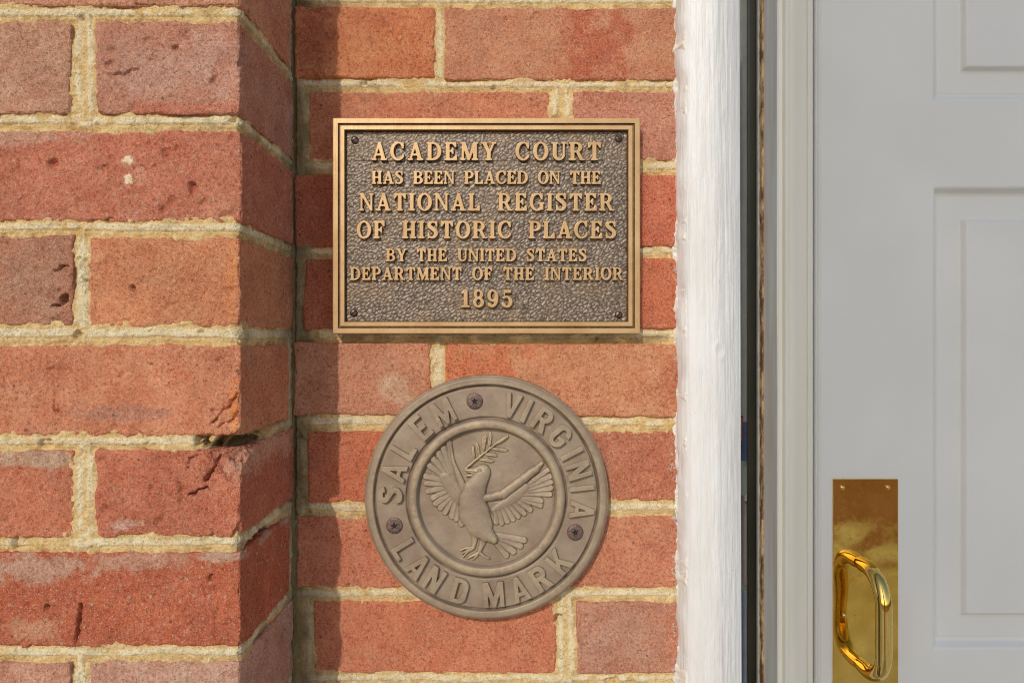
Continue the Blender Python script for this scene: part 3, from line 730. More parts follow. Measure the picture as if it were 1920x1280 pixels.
def sans(ch):
    t = .175
    if ch == 'I': return [('+', rect(.0, 0, t, 1))], t
    if ch == 'L': return [('+', rect(0, 0, t, 1)), ('+', rect(0, 0, .52, t * .9))], .52
    if ch == 'E': return [('+', rect(0, 0, t, 1)), ('+', rect(0, 0, .54, t * .85)), ('+', rect(0, .41, .46, .41 + t * .8)), ('+', rect(0, 1 - t * .85, .54, 1))], .54
    if ch == 'A': return [('+', [(0, 0), (t, 0), (.42, 1), (.27, 1)]), ('+', [(.70, 0), (.70 - t, 0), (.28, 1), (.43, 1)]), ('+', rect(.14, .22, .56, .22 + t * .75))], .70
    if ch == 'M': return [('+', rect(0, 0, t * .9, 1)), ('+', rect(.80 - t * .9, 0, .80, 1)), ('+', [(0, 1), (.2, 1), (.45, .22), (.40, .0), (.35, .0)]), ('+', [(.8, 1), (.6, 1), (.35, .22), (.40, .0), (.45, .0)])], .80
    if ch == 'N': return [('+', rect(0, 0, t * .9, 1)), ('+', rect(.62 - t * .9, 0, .62, 1)), ('+', [(0, 1), (.2, 1), (.62, 0), (.42, 0)])], .62
    if ch == 'V': return [('+', [(0, 1), (t, 1), (.41, 0), (.27, 0)]), ('+', [(.68, 1), (.68 - t, 1), (.27, 0), (.41, 0)])], .68
    if ch == 'K': return [('+', rect(0, 0, t, 1)), ('+', [(.1, .32), (.44, 1), (.66, 1), (.2, .3)]), ('+', [(.22, .58), (.36, .66), (.68, 0), (.46, 0)])], .68
    if ch == 'D': return [('+', rect(0, 0, .32, 1)), ('+', ell(.31, .72, .31, .28, 0, 90) + [(.31, .72)]), ('+', ell(.31, .28, .31, .28, 270, 360) + [(.31, .28)]), ('+', rect(.3, .27, .62, .73)), ('-', rect(t, t * .85, .34, 1 - t * .85)), ('-', rect(.3, .3, .43, .7)), ('-', ell(.31, .5, .12, .33))], .62
    if ch == 'R': return [('+', rect(0, 0, t, 1)), ('+', rect(0, .42, .33, 1)), ('+', ell(.33, .71, .29, .29)), ('-', ell(.33, .71, .11, .13)), ('-', rect(t, .58, .34, .84)), ('+', [(.24, .46), (.44, .5), (.64, 0), (.42, 0)])], .64
    if ch == 'G': return [('+', ell(.31, .70, .31, .30)), ('+', ell(.31, .30, .31, .30)), ('+', rect(0, .3, .62, .7)), ('-', ell(.31, .70, .12, .13)), ('-', ell(.31, .30, .12, .13)), ('-', rect(.19, .3, .43, .7)), ('-', rect(.40, .52, .7, .68)), ('+', rect(.30, .36, .62, .50)), ('+', rect(.44, .2, .62, .5))], .62
    if ch == 'S': return [('+', stroke([(.53, .74, .19), (.49, .86, .19), (.31, .905, .19), (.13, .84, .19), (.12, .68, .19), (.30, .54, .19), (.48, .41, .19), (.50, .22, .19), (.32, .10, .19), (.13, .13, .19), (.09, .27, .19)]))], .60
def smin(a, b, k):
    if k <= 0: return np.minimum(a, b)
    h = np.clip(0.5 + 0.5 * (b - a) / k, 0, 1)
    return b * (1 - h) + a * h - k * h * (1 - h)
def glyph_field(ops, X, Y, k):
    d = np.full(X.shape, 1e3)
    for op, pl in ops:
        e = sd_poly(X, Y, pl)
        d = smin(d, e, k) if op == '+' else np.maximum(d, -e)
    return d
def contours(d, xs, ys):
    """marching squares of d==0, inside d<0; returns closed loops"""
    nx, ny = d.shape; ins = d < 0
    def ip(i, j, a, b):
        va, vb = d[i, j], d[a, b]; t = va / (va - vb)
        return (xs[i] + (xs[a] - xs[i]) * t, ys[j] + (ys[b] - ys[j]) * t)
    cell = ins[:-1, :-1].astype(int) + 2 * ins[1:, :-1] + 4 * ins[1:, 1:] + 8 * ins[:-1, 1:]
    nxt = {}; pos = {}
    tbl = {1: [(3, 0)], 2: [(0, 1)], 3: [(3, 1)], 4: [(1, 2)], 5: [(3, 2), (1, 0)], 6: [(0, 2)], 7: [(3, 2)], 8: [(2, 3)], 9: [(2, 0)], 10: [(0, 3), (2, 1)], 11: [(2, 1)], 12: [(1, 3)], 13: [(1, 0)], 14: [(0, 3)]}
    for i, j in zip(*np.nonzero((cell > 0) & (cell < 15))):
        E = [((i, j, 0), (i, j, i + 1, j)), ((i + 1, j, 1), (i + 1, j, i + 1, j + 1)), ((i, j + 1, 0), (i, j + 1, i + 1, j + 1)), ((i, j, 1), (i, j, i, j + 1))]
        for a, b in tbl[cell[i, j]]:
            for e in (a, b):
                if E[e][0] not in pos: pos[E[e][0]] = ip(*E[e][1])
            nxt[E[a][0]] = E[b][0]
    loops = []
    while nxt:
        st = next(iter(nxt)); cur = st; lp = []
        while cur in nxt:
            lp.append(pos[cur]); cur = nxt.pop(cur)
        if len(lp) > 4: loops.append(lp)
    return loops
def outline_mesh(loops, extrude, bevel, res=1):
    cu = bpy.data.curves.new('outline', 'CURVE'); cu.dimensions = '2D'; cu.fill_mode = 'BOTH'
    cu.extrude = extrude; cu.bevel_depth = bevel; cu.bevel_resolution = res; cu.offset = -bevel
    for lp in loops:
        sp = cu.splines.new('POLY'); sp.points.add(len(lp) - 1); sp.use_cyclic_u = True
        sp.points.foreach_set('co', np.array([(x, y, 0, 1) for x, y in lp], np.float32).ravel())
    ob = bpy.data.objects.new('outline', cu); COL.objects.link(ob)
    bpy.context.view_layer.update()
    me = bpy.data.meshes.new_from_object(ob.evaluated_get(bpy.context.evaluated_depsgraph_get()))
    bpy.data.objects.remove(ob); bpy.data.curves.remove(cu)
    V = np.zeros(len(me.vertices) * 3, np.float32); me.vertices.foreach_get('co', V); V = V.reshape(-1, 3)
    F = [tuple(p.vertices) for p in me.polygons]
    bpy.data.meshes.remove(me)
    return V, F
_cache = {}
def glyph_mesh(ch, style):
    if (ch, style) in _cache: return _cache[(ch, style)]
    ops, w = glyph(ch) if style == 'serif' else sans(ch)
    st = 0.016
    xs = np.arange(-.2, w + .25, st); ys = np.arange(-.2, 1.25, st)
    X, Y = np.meshgrid(xs, ys, indexing='ij')
    d = glyph_field(ops, X, Y, 0.022 if style == 'serif' else 0.015) - (0.027 if style == 'serif' else 0.01)
    lp = contours(d, xs, ys)
    V, F = outline_mesh(lp, 0.10, 0.030 if style == 'serif' else 0.022, 1 if style == 'serif' else 2)
    _cache[(ch, style)] = (V, F, w); return _cache[(ch, style)]
def build_poly(name, V, F, mats, parent, front=None, smooth=False):
    me = bpy.data.meshes.new(name); me.from_pydata([tuple(v) for v in V], [], F); me.update()
    o = link(name, me, mats, parent)
    if front is not None:
        nr = np.zeros(len(me.polygons) * 3, np.float32); me.polygons.foreach_get('normal', nr)
        me.polygons.foreach_set('material_index', np.where(nr.reshape(-1, 3)[:, 1] < -0.9, 0, 1).astype(np.int32))
    if smooth: me.polygons.foreach_set('use_smooth', np.ones(len(me.polygons), bool))
    return o

# ------------------------------------------------------------------ plaque
YF = -0.0128                                   # front of the rim
DF = DW + YF
plaque = empty('plaque', (P(912, 424, DF).x, 0, P(912, 424, DF).z), 'rectangular bronze plaque with raised serif lettering and double gold rim', 'plaque')
XL, XR = P(623.5, 0, DF).x, P(1200.5, 0, DF).x
ZT, ZB = P(0, 221, DF).z, P(0, 625.5, DF).z
k = KP * DF
# rim: mitred sweep of a moulded profile (inset, y)
def mould_frame(prof, bev_name):
    V = []; F = []
    n = len(prof)
    for (cx, cz, sx, sz) in ((XL, ZB, 1, 1), (XR, ZB, -1, 1), (XR, ZT, -1, -1), (XL, ZT, 1, -1)):
        for (d, y) in prof: V.append((cx + sx * d, y, cz + sz * d))
    mi = []
    for c in range(4):
        for i in range(n - 1):
            a = c * n + i; b = ((c + 1) % 4) * n + i
            F.append((a, b, b + 1, a + 1))
    return V, F
mm = 0.001
prof = [(0, -0.0006), (0, YF + .6 * mm), (.25 * mm, YF + .15 * mm), (.7 * mm, YF), (9.6 * k, YF), (10.2 * k, YF + .25 * mm), (11.0 * k, YF + 1.5 * mm), (13.2 * k, YF + 1.6 * mm),
        (14.0 * k, YF + .5 * mm), (14.8 * k, YF + .25 * mm), (21.6 * k, YF + .2 * mm), (22.3 * k, YF + .6 * mm), (24.2 * k, YF + 4.2 * mm), (25.2 * k, YF + 4.9 * mm)]
V, F = mould_frame(prof, '')
me = bpy.data.meshes.new('rim'); me.from_pydata(V, [], F); me.update()
rim = link('rim', me, [M_gold, M_pat], plaque)
dark = {6, 5, 7, 11, 12}
for pidx, pl in enumerate(me.polygons): pl.material_index = 1 if (pidx % (len(prof) - 1)) in dark else 0
# pebbled ground
YG = YF + 4.6 * mm
gx = np.arange(XL + 22 * k, XR - 22 * k, 0.00055); gz = np.arange(ZB + 22 * k, ZT - 22 * k, 0.00055)
X, Z = np.meshgrid(gx, gz, indexing='ij'); sh = X.shape; X = X.ravel(); Z = Z.ravel()
ang = math.radians(33) + 0.25 * fbm(X, 0, Z, 0.06, 2, 7)
wx = X + fbm(X, 0, Z, 0.006, 2, 12) * 0.0016; wz = Z + fbm(X, 3, Z, 0.006, 2, 13) * 0.0016
ux = (wx * np.cos(math.radians(33)) + wz * np.sin(math.radians(33))) / 0.0040; uz = (-wx * np.sin(math.radians(33)) + wz * np.cos(math.radians(33))) / 0.0023
f1, f2, idv = worley(ux, uz, 3)
g1, g2, _ = worley(ux * 1.9 + 3.1, uz * 1.7 + 9.2, 4)
peb = np.sqrt(np.clip((f2 - f1) * 1.5, 0, 1)) * (0.65 + 0.35 * idv) + 0.25 * np.clip((g2 - g1) * 1.4, 0, 1)
hgt = peb / 1.2
def flat_mask(x0, x1, y0, y1):
    a, b = P(x0, y1, DW + YG), P(x1, y0, DW + YG)
    dd = np.maximum(np.maximum(a.x - X, X - b.x), np.maximum(a.z - Z, Z - b.z)); return sstep(0.0009, -0.0003, dd), dd
hgt = np.clip(hgt + 0.22 * fbm(X, 0, Z, 0.0022, 3, 77), 0, 1.2)
hh = hgt * 0.0008
for rc in ((855, 968, 538, 581), (664, 1134, 262, 303)):             # set-in blanks behind the date and the top line
    mk, dd = flat_mask(*rc)
    hh = hh * (1 - mk * (0.45 if rc[0] == 855 else 0.0)) + 0.0002 * mk - 0.0007 * np.exp(-(dd / 0.0004)**2) * (Z < P(0, (rc[2] + rc[3]) / 2, DW).z)
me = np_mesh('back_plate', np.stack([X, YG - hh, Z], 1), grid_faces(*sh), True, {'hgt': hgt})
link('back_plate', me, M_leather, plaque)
lines = [('ACADEMY COURT', 697, 1127, 267, 300), ('HAS BEEN PLACED ON THE', 697, 1126.5, 321, 344.5), ('NATIONAL REGISTER', 674, 1151, 363, 394.5),
         ('OF HISTORIC PLACES', 669, 1155.5, 415, 446.5), ('BY THE UNITED STATES', 724, 1100, 467, 489.5), ('DEPARTMENT OF THE INTERIOR', 656.5, 1168.5, 501.5, 524.5), ('1895', 864, 962, 544, 575.5)]
YT = YF + 1.2 * mm                              # letter faces
DT = DW + YT
for txt, x0, x1, y0, y1 in lines:
    cap = (y1 - y0) * KP * DT; wd = (x1 - x0) * KP * DT
    ws = [glyph_mesh(c, 'serif')[2] if c != ' ' else None for c in txt]
    hs = 1.0 if txt != '1895' else 1.02
    SP = 0.62 if len(txt) > 18 else 0.72
    tot = sum(w for w in ws if w) * hs + SP * txt.count(' ')
    tr = (wd / cap - tot) / (len(txt) - 1)
    if tr < 0.03:
        hs *= (wd / cap - SP * txt.count(' ') - 0.03 * (len(txt) - 1)) / (sum(w for w in ws if w) * hs); tr = 0.03
    x = P(x0, 0, DT).x; zb = P(0, y1, DT).z
    Vs = []; Fs = []; o = 0
    for ch, w in zip(txt, ws):
        if w is None: x += (SP + tr) * cap; continue
        V, F, _ = glyph_mesh(ch, 'serif')
        U = np.stack([x + V[:, 0] * cap * hs, np.where(V[:, 2] > 0, YT + (0.130 - V[:, 2]) * cap * .7, YG + 0.0003), zb + V[:, 1] * cap], 1)
        # slight draft: the root of each letter is a little fatter than its face
        Vs.append(U); Fs += [tuple(i + o for i in f) for f in F]; o += len(U)
        x += (w * hs + tr) * cap
    build_poly('text_line', np.concatenate(Vs), Fs, [M_gold, M_pat], plaque, front=True)
def slotted_screw(c, r, ang, parent, mat, h=0.0022):
    V, F = lathe_y(c, [(r, 0.0), (r, -h * .25), (r * .92, -h * .55), (r * .7, -h * .85), (r * .35, -h), (0.0001, -h * 1.02)], 32)
    me = np_mesh('screw', V, F, True); s = link('screw', me, mat, parent)
    b, f = box_vf(-r * .86, r * .86, -h * 1.06, -h * .5, -r * .16, r * .16)
    ca, sa = math.cos(ang), math.sin(ang)
    vv = [(c[0] + x * ca - z * sa, c[1] + y, c[2] + x * sa + z * ca) for x, y, z in b]
    me2 = bpy.data.meshes.new('slot'); me2.from_pydata(vv, [], f); me2.update()
    o = link('slot', me2, M_black, s); o.location = (0, 0, 0); s_loc = s.location
    return s
M_black = plain('slot_shade', (0.012, 0.009, 0.007), 0.8)  # black stands in for the shade inside slots and star recesses
for (sx, sy, an) in ((664.6, 262, 30), (1160, 258.5, -42), (662.5, 586, 38), (1160, 589.5, 62)):
    c = P(sx, sy, DW + YG - .002); slotted_screw((c.x, YG - .0003, c.z), 7.2 * KP * DT, math.radians(an), plaque, M_dscrew)

# ------------------------------------------------------------------ round medallion
YM = -0.0105                                   # field of the medallion
DM = DW + YM
mc = P(912.3, 932.5, DM); mx, mz = mc.x, mc.z
u = KP * DM / 2.56                             # one unit of the close-up drawing
med = empty('medallion', (mx, 0, mz), 'round weathered bronze landmark medallion with a relief dove', 'medallion')
R = np.concatenate([np.arange(0.0004, 310 * u, 0.0012), np.arange(310 * u, 400 * u, 0.00035), np.arange(400 * u, 525 * u, 0.0011), np.arange(525 * u, 586.5 * u, 0.00035), [586.5 * u]])
nt = 720
TH_ = np.linspace(0, 2 * math.pi, nt, endpoint=False)
r, t = np.meshgrid(R, TH_, indexing='ij'); rr = r.ravel() / u; tt = t.ravel()
x = mx + r.ravel() * np.cos(tt); z = mz + r.ravel() * np.sin(tt)
def prof_h(q):
    h = np.zeros_like(q)
    # outer rim: rounded band between a groove and the edge
    h += 0.0012 * sstep(536, 548, q) - 0.0026 * np.exp(-((q - 537) / 4.5)**2)
    h -= 0.0026 * sstep(566, 587, q)**2
    # ring around the picture
    ring = np.clip(1 - ((q - 352) / 27.0)**2, 0, 1)
    h += 0.0030 * np.sqrt(ring) - 0.0018 * np.exp(-((q - 383) / 4.5)**2)
    h -= 0.0030 * sstep(338, 325, q)
    return h
hm = prof_h(rr) + fbm(x, 0, z, 0.012, 3, 201) * 0.00016 + fbm(x, 0, z, 0.02, 3, 203) * 0.0004 * (rr < 325)
wear = np.clip(np.exp(-((rr - 352) / 12)**2) * 0.45 + np.exp(-((rr - 552) / 9)**2) * 0.35 + np.exp(-((rr - 584) / 6)**2) * .4, 0, 1)
recess_shade = 1.3 * np.exp(-((rr - 537) / 5)**2) + 1.2 * np.exp(-((rr - 384) / 5)**2) + 0.6 * np.exp(-((rr - 324) / 5)**2)  # shade painted into the grooves to strengthen the relief
recess_shade *= 0.45 * sstep(-0.5, 0.4, fbm(x, 0, z, 0.02, 3, 207))
V = np.stack([x, YM - hm, z], 1)
F = []
i, j = np.meshgrid(np.arange(len(R) - 1), np.arange(nt), indexing='ij')
a = (i * nt + j).ravel(); b = (i * nt + (j + 1) % nt).ravel()
F = np.stack([a, b, b + nt, a + nt], 1)
ex = np.stack([mx + 588 * u * np.cos(TH_), np.full(nt, YM + 0.003), mz + 588 * u * np.sin(TH_)], 1)
ex2 = ex.copy(); ex2[:, 1] = -0.0005
n0 = len(V); V = np.concatenate([V, ex, ex2])
jj = np.arange(nt); l0 = (len(R) - 1) * nt
F = np.concatenate([F, np.stack([l0 + jj, l0 + (jj + 1) % nt, n0 + (jj + 1) % nt, n0 + jj], 1), np.stack([n0 + jj, n0 + (jj + 1) % nt, n0 + nt + (jj + 1) % nt, n0 + nt + jj], 1)])
z2 = np.zeros(2 * nt)
link('disc', np_mesh('disc', V, F[:, ::-1], True, {'wear': np.concatenate([wear, z2]), 'recess_shade': np.clip(np.concatenate([recess_shade, z2 + .3]), 0, 1)}), M_cast, med)
words = [('SALEM', [178.2, 164, 149.4, 132.9, 116.7], 1), ('VIRGINIA', [74.8, 65.3, 54.3, 40.2, 27.6, 16.9, 6.1, -7.1], 1), ('LANDMARK', [-148.2, -135.1, -122.8, -106.2, -85.7, -70, -55.9, -41], -1)]
for wd, angs, sgn in words:
    Vs = []; Fs = []; o = 0
    for ch, dg in zip(wd, angs):
        V, F, w = glyph_mesh(ch, 'sans'); cap = 116 * u
        th = math.radians(dg)
        er = np.array([math.cos(th), math.sin(th)]); et = np.array([math.sin(th), -math.cos(th)])   # outward, clockwise
        up = er * sgn; rt = et * sgn
        ctr = np.array([mx, mz]) + er * 460 * u
        lx = (V[:, 0] - w / 2) * cap * 1.02; ly = (V[:, 1] - .5) * cap
        yy = np.where(V[:, 2] > 0, YM - 0.0037 + (0.122 - V[:, 2]) * cap * 0.8, YM + 0.0006)
        px_ = ctr[0] + rt[0] * lx + up[0] * ly; pz_ = ctr[1] + rt[1] * lx + up[1] * ly
        Vs.append(np.stack([px_, yy, pz_], 1)); Fs += [tuple(i + o for i in f) for f in F]; o += len(V)
    Vc = np.concatenate(Vs)
    ob = build_poly('lettering', Vc, Fs, M_cast, med)
    at = ob.data.attributes.new('wear', 'FLOAT', 'POINT'); at.data.foreach_set('value', np.where(Vc[:, 1] < YM - 0.0012, 0.22, 0.0).astype(np.float32))
for (dx, dy) in ((588 - 645, 646 - 183), (1070 - 645, 646 - 811), (203 - 645, 646 - 779)):
    c = (mx + dx * u, YM, mz + dy * u); rs = 39 * u
    V, F = lathe_y(c, [(rs, 0.0002), (rs, -0.0007), (rs * .9, -0.0012), (rs * .5, -0.0013), (0.0001, -0.0013)], 36)
    s = link('screw', np_mesh('screw', V, F, True), M_rscrew, med)
    st = []
    for q in range(10):
        ra = rs * (.52 if q % 2 == 0 else .20); an = math.radians(90 + 36 * q + 8)
        st.append((c[0] + ra * math.cos(an), c[1] - 0.0016, c[2] + ra * math.sin(an)))
    ct = (c[0], c[1] - 0.00155, c[2])
    vv = st + [(x_, y_ + .0006, z_) for (x_, y_, z_) in st] + [ct]
    ff = [(q, (q + 1) % 10, 10 + (q + 1) % 10, 10 + q) for q in range(10)] + [(q, (q + 1) % 10, 20) for q in range(10)]
    me2 = bpy.data.meshes.new('star_shade'); me2.from_pydata(vv, [], ff); me2.update()
    o = link('star_shade', me2, M_black, s); o.location = (0, 0, 0)  # flat black star in place of a shaded recess

# -------- relief dove, drawn in close-up units (centre 626,626)
v_ = KP * DM / 4.741
hs = 0.00042
g = np.arange(-600 * v_, 600 * v_, hs)
GX, GZ = np.meshgrid(g, g, indexing='ij'); sh = GX.shape
BX = 626 + GX.ravel() / v_; BY = 626 - GZ.ravel() / v_
wob = fbm(BX, 0, BY, 60, 2, 301) * 5
BXw = BX + wob; BYw = BY + fbm(BX, 5, BY, 60, 2, 302) * 5
def cone(pts, flat=1.0):
    """union of tapered capsules -> relative height of a dome (0 outside)"""
    best = np.full(BX.shape, -9.0)
    for (x0, y0, r0), (x1, y1, r1) in zip(pts[:-1], pts[1:]):
        ex, ey = x1 - x0, y1 - y0; L = ex * ex + ey * ey
        t = np.clip(((BXw - x0) * ex + (BYw - y0) * ey) / L, 0, 1)
        rad = r0 + (r1 - r0) * t
        d = np.hypot(BXw - x0 - ex * t, BYw - y0 - ey * t) / rad
        best = np.maximum(best, 1 - d)
    return best
def dome(b, h, p=0.5): return np.where(b > 0, h * np.clip(1 - (1 - b)**2, 0, 1)**p, 0)
def leaf(x0, y0, x1, y1, w, h):
    ex, ey = x1 - x0, y1 - y0; L = math.hypot(ex, ey)
    t = ((BXw - x0) * ex + (BYw - y0) * ey) / L / L
    s = ((BXw - x0) * -ey + (BYw - y0) * ex) / L
    rad = w * np.sin(np.clip(t, 0.001, 1) * math.pi)**0.7 + 0.01
    b = 1 - np.abs(s) / rad; b = np.where((t > 0) & (t < 1), b, -1)
    return np.where(b > 0, h * np.clip(1 - (1 - b)**2, 0, 1)**0.5 * (1 - 0.5 * np.exp(-(s / 3.0)**2)), 0)
H = np.zeros(BX.shape)
def feather(x0, y0, x1, y1, r0, r1, h, lift=0.0):
    global H
    b = cone([(x0, y0, r0), (x1, y1, r1)])
    ex, ey = x1 - x0, y1 - y0; L = ex * ex + ey * ey
    t = np.clip(((BXw - x0) * ex + (BYw - y0) * ey) / L, 0, 1)
    sgn = ((BXw - x0) * -ey + (BYw - y0) * ex) / math.sqrt(L) / (r0 + r1) * 2
    f = np.where(b > 0, h * np.clip(b * 2.6, 0, 1)**0.6 * (0.72 + 0.30 * t + 0.22 * np.clip(sgn * lift, -1, 1)), 0)
    H = np.maximum(H, f)
def plate(pts, h, soft=22):
    global H
    d = -sd_poly(BXw, BYw, pts); H = np.maximum(H, h * sstep(0, soft, d))
# left wing
plate([(300, 150), (240, 215), (170, 300), (120, 400), (120, 500), (170, 600), (240, 700), (330, 770), (400, 830), (430, 640), (415, 540), (345, 340)], .8)
for (a, b) in (((330, 400), (292, 140)), ((310, 400), (240, 190)), ((290, 410), (196, 232)), ((275, 430), (150, 285)), ((260, 450), (112, 345)),
               ((250, 480), (82, 440)), ((255, 510), (88, 505)), ((262, 540), (105, 572)), ((275, 570), (146, 632)), ((290, 600), (170, 685)), ((305, 620), (212, 722)), ((320, 640), (255, 762)), ((345, 660), (312, 800)), ((370, 690), (352, 822)), ((395, 720), (398, 868))):
    feather(*a, *b, 22, 31, 1.45, -1.0)
H = np.maximum(H, dome(cone([(300, 130, 9), (330, 320, 20), (400, 500, 34), (430, 580, 40)]), 2.3))
H = np.maximum(H, dome(cone([(250, 450, 55), (330, 560, 75), (400, 640, 70)]), 1.9))
# right wing
plate([(620, 660), (760, 650), (950, 530), (1110, 400), (1180, 470), (1180, 580), (1080, 680), (960, 760), (830, 830), (720, 850), (650, 760)], .9)
for (a, b) in (((1010, 500), (1172, 385)), ((1000, 530), (1192, 440)), ((985, 560), (1198, 492)), ((970, 580), (1200, 545)), ((960, 600), (1190, 600)), ((945, 630), (1110, 660)), ((940, 650), (1105, 700)), ((910, 670), (1015, 738)), ((870, 690), (960, 770)), ((830, 700), (910, 797)), ((790, 705), (862, 822)), ((760, 715), (812, 842)), ((730, 725), (762, 856)), ((700, 735), (712, 850))):
    feather(*a, *b, 20, 29, 1.65, 1.0)
H = np.maximum(H, dome(cone([(690, 740, 30), (850, 650, 55), (980, 540, 40)]), 1.6))
H = np.maximum(H, dome(cone([(560, 640, 42), (640, 630, 40), (770, 600, 42), (940, 475, 42), (1060, 380, 38), (1118, 325, 24)]), 3.1))
# tail
for (bx, by) in ((958, 1008), (925, 1060), (865, 1110), (800, 1142)):
    feather(640, 950, bx, by, 24, 34, 1.8, 1.0)
# body, neck, head
H = np.maximum(H, dome(cone([(588, 405, 74), (560, 470, 84), (515, 560, 104), (495, 660, 122), (515, 770, 140), (568, 880, 116), (625, 955, 72), (690, 1000, 40)]), 5.0, 0.42))
H = np.maximum(H, dome(cone([(585, 395, 66), (510, 392, 34), (440, 382, 13)]), 4.6))
H = np.maximum(H, dome(cone([(520, 425, 22), (440, 432, 8)]), 3.2))
eye = np.hypot((BXw - 566) / 15, (BYw - 381) / 12); H = H - np.where(H > 1, 0.9 * np.exp(-((eye - 1) / .35)**2), 0)
H = H - np.where(H > 1, 1.2 * np.exp(-((BYw - (388 + (BXw - 440) * 0.16)) / 5)**2) * (BXw > 440) * (BXw < 540), 0)
# legs and toes
for pl in ([(520, 960, 42), (520, 1030, 24), (505, 1075, 20)], [(505, 1075, 18), (440, 1080, 13), (385, 1098, 9)], [(505, 1080, 16), (450, 1105, 12), (405, 1128, 8)], [(500, 1085, 16), (440, 1130, 10), (415, 1160, 7)],
           [(600, 990, 44), (580, 1060, 26), (560, 1115, 22)], [(560, 1118, 20), (490, 1150, 13), (455, 1172, 8)], [(560, 1120, 18), (610, 1155, 12), (652, 1172, 9)], [(556, 1120, 18), (520, 1165, 11), (500, 1178, 8)]):
    H = np.maximum(H, dome(cone(pl), 2.2))
# olive sprig
H = np.maximum(H, dome(cone([(436, 372, 15), (520, 300, 13), (620, 218, 11), (720, 140, 9), (800, 92, 7)]), 2.6))
for lf in ((690, 160, 826, 78, 24), (655, 195, 824, 208, 21), (600, 236, 728, 256, 21), (555, 285, 694, 308, 20), (645, 190, 662, 34, 22), (600, 220, 598, 76, 22), (560, 262, 532, 128, 22), (510, 300, 505, 165, 18), (600, 180, 620, 60, 16)):
    H = np.maximum(H, leaf(*lf, 2.2))
Hm = H * 0.00098
Hm = Hm + np.where(H > .15, fbm(BX, 0, BY, 30, 3, 305) * 0.00009, 0)
base = 0.0030                                   # the picture field lies this far behind the medallion field
yy = np.where(H > 0.12, YM + base - 0.0002 - Hm, YM + base + 0.0012)
F = grid_faces(*sh); keep = (H[F] > 0.12).any(axis=1)
Vb = np.stack([mx + GX.ravel(), yy, mz + GZ.ravel()], 1)
lapl = H.reshape(sh); bl = lapl.copy()
for _ in range(5):
    bl = (np.roll(bl, 2, 0) + np.roll(bl, -2, 0) + np.roll(bl, 2, 1) + np.roll(bl, -2, 1) + bl) / 5
wr = np.clip((lapl - bl) * 1.1, 0, 1).ravel() * 0.9; dr = np.clip((bl - lapl) * 0.9, 0, .7).ravel()  # raised edges worn; hollows darkened with painted shade
Vb, Fb, at = compact(Vb, F[keep], {'wear': wr, 'recess_shade': dr})
link('dove_relief', np_mesh('dove_relief', Vb, Fb, True, at), M_cast, med)

# ------------------------------------------------------------------ white casing and door frame
DCs = 0.534; YC = DCs - DW
frame = empty('door_frame', (P(1400, 640, DCs).x, 0, 0), 'white painted door frame with rough caulked edge against the brick', 'door frame')
zs = np.arange(ZC - 0.50, ZC + 0.50, 0.0022)
def casing():
    xl = P(1281, 0, DCs).x; xr = P(1390.5, 0, DCs + .0106).x
    prof = [(xl - .0015, 0.004), (xl - .001, -0.004), (xl + .0012, YC + .0070), (xl + .0030, YC + .0040), (xl + .0055, YC + .0017), (xl + .008, YC + .0005)]
    prof += [(xl + .008 + (xr - xl - .0090) * t, YC + .0004 - .0010 * math.sin(math.pi * min(1, t * 1.6)) + .0118 * max(0, t - .42)**1.6 / .58**1.6) for t in np.linspace(0.06, 1, 40)]
    prof += [(xr - .0003, YC + .0125), (xr, YC + .0132), (xr, YC + .0145), (xr, 0.05), (xr, 0.09)]
    p = np.array(prof)
    # tilt of the old casing: its right arris drifts right towards the foot
    I, J = np.meshgrid(np.arange(len(p)), np.arange(len(zs)), indexing='ij')
    x = p[I, 0].ravel(); y = p[I, 1].ravel(); z = zs[J].ravel()
    x = x + (ZC - z) * 0.003
    t = (x - xl) / (xr - xl)
    e = fbm(x * 9, 0, z, 0.05, 3, 401) * 0.0004 + fbm(x * 3, 0, z, 0.012, 2, 402) * 0.00025
    e = e + fbm(x * 22, 0, z * 0.8, 0.05, 2, 403) * 0.0005 * sstep(0.5, 0.7, t)
    y = y - e * (y < -.006)
    kn = P(1351, 657, DCs)                                   # the knot
    d = np.hypot(x - kn.x, (z - kn.z) * 0.8); y = y + 0.0009 * np.exp(-(d / .0028)**2) - .0005 * np.exp(-((d - .005) / .002)**2)
    x = x + (t < 0.05) * fbm(x, y, z, 0.02, 3, 405) * 0.002
    return np_mesh('casing', np.stack([x, y, z], 1), grid_faces(len(p), len(zs))[:, ::-1], True)
link('casing', casing(), M_white, frame)
# ragged bead of paint and caulk on the brick
xs = np.arange(0.1255, 0.1402, 0.0006); zz = np.arange(ZC - 0.34, ZC + 0.34, 0.0007)
X, Z = np.meshgrid(xs, zz, indexing='ij'); sh = X.shape; X = X.ravel(); Z = Z.ravel()
nn = fbm(X, 0, Z, 0.035, 3, 411) * 1.5 + fbm(X, 0, Z, 0.012, 4, 412, .6) * 0.8
d = X - 0.1322 - (ZC - Z) * 0.003 + nn * 0.0022
hc = np.where(d < 0, d * 1.2, 0.0011 * np.tanh(d / 0.0007)) + np.clip(d / 0.0042, 0, 1.6)**1.6 * 0.0075
hc = np.minimum(hc, 0.0125) + 0.0007 * fbm(X, 4, Z, 0.005, 4, 413, .7) * (d > -.001)
F = grid_faces(*sh); keep = (hc[F] > -0.0012).any(axis=1)
Vc, Fc, _ = compact(np.stack([X, -hc, Z], 1), F[keep], {})
link('caulk', np_mesh('caulk', Vc, Fc, True), M_caulk, frame)
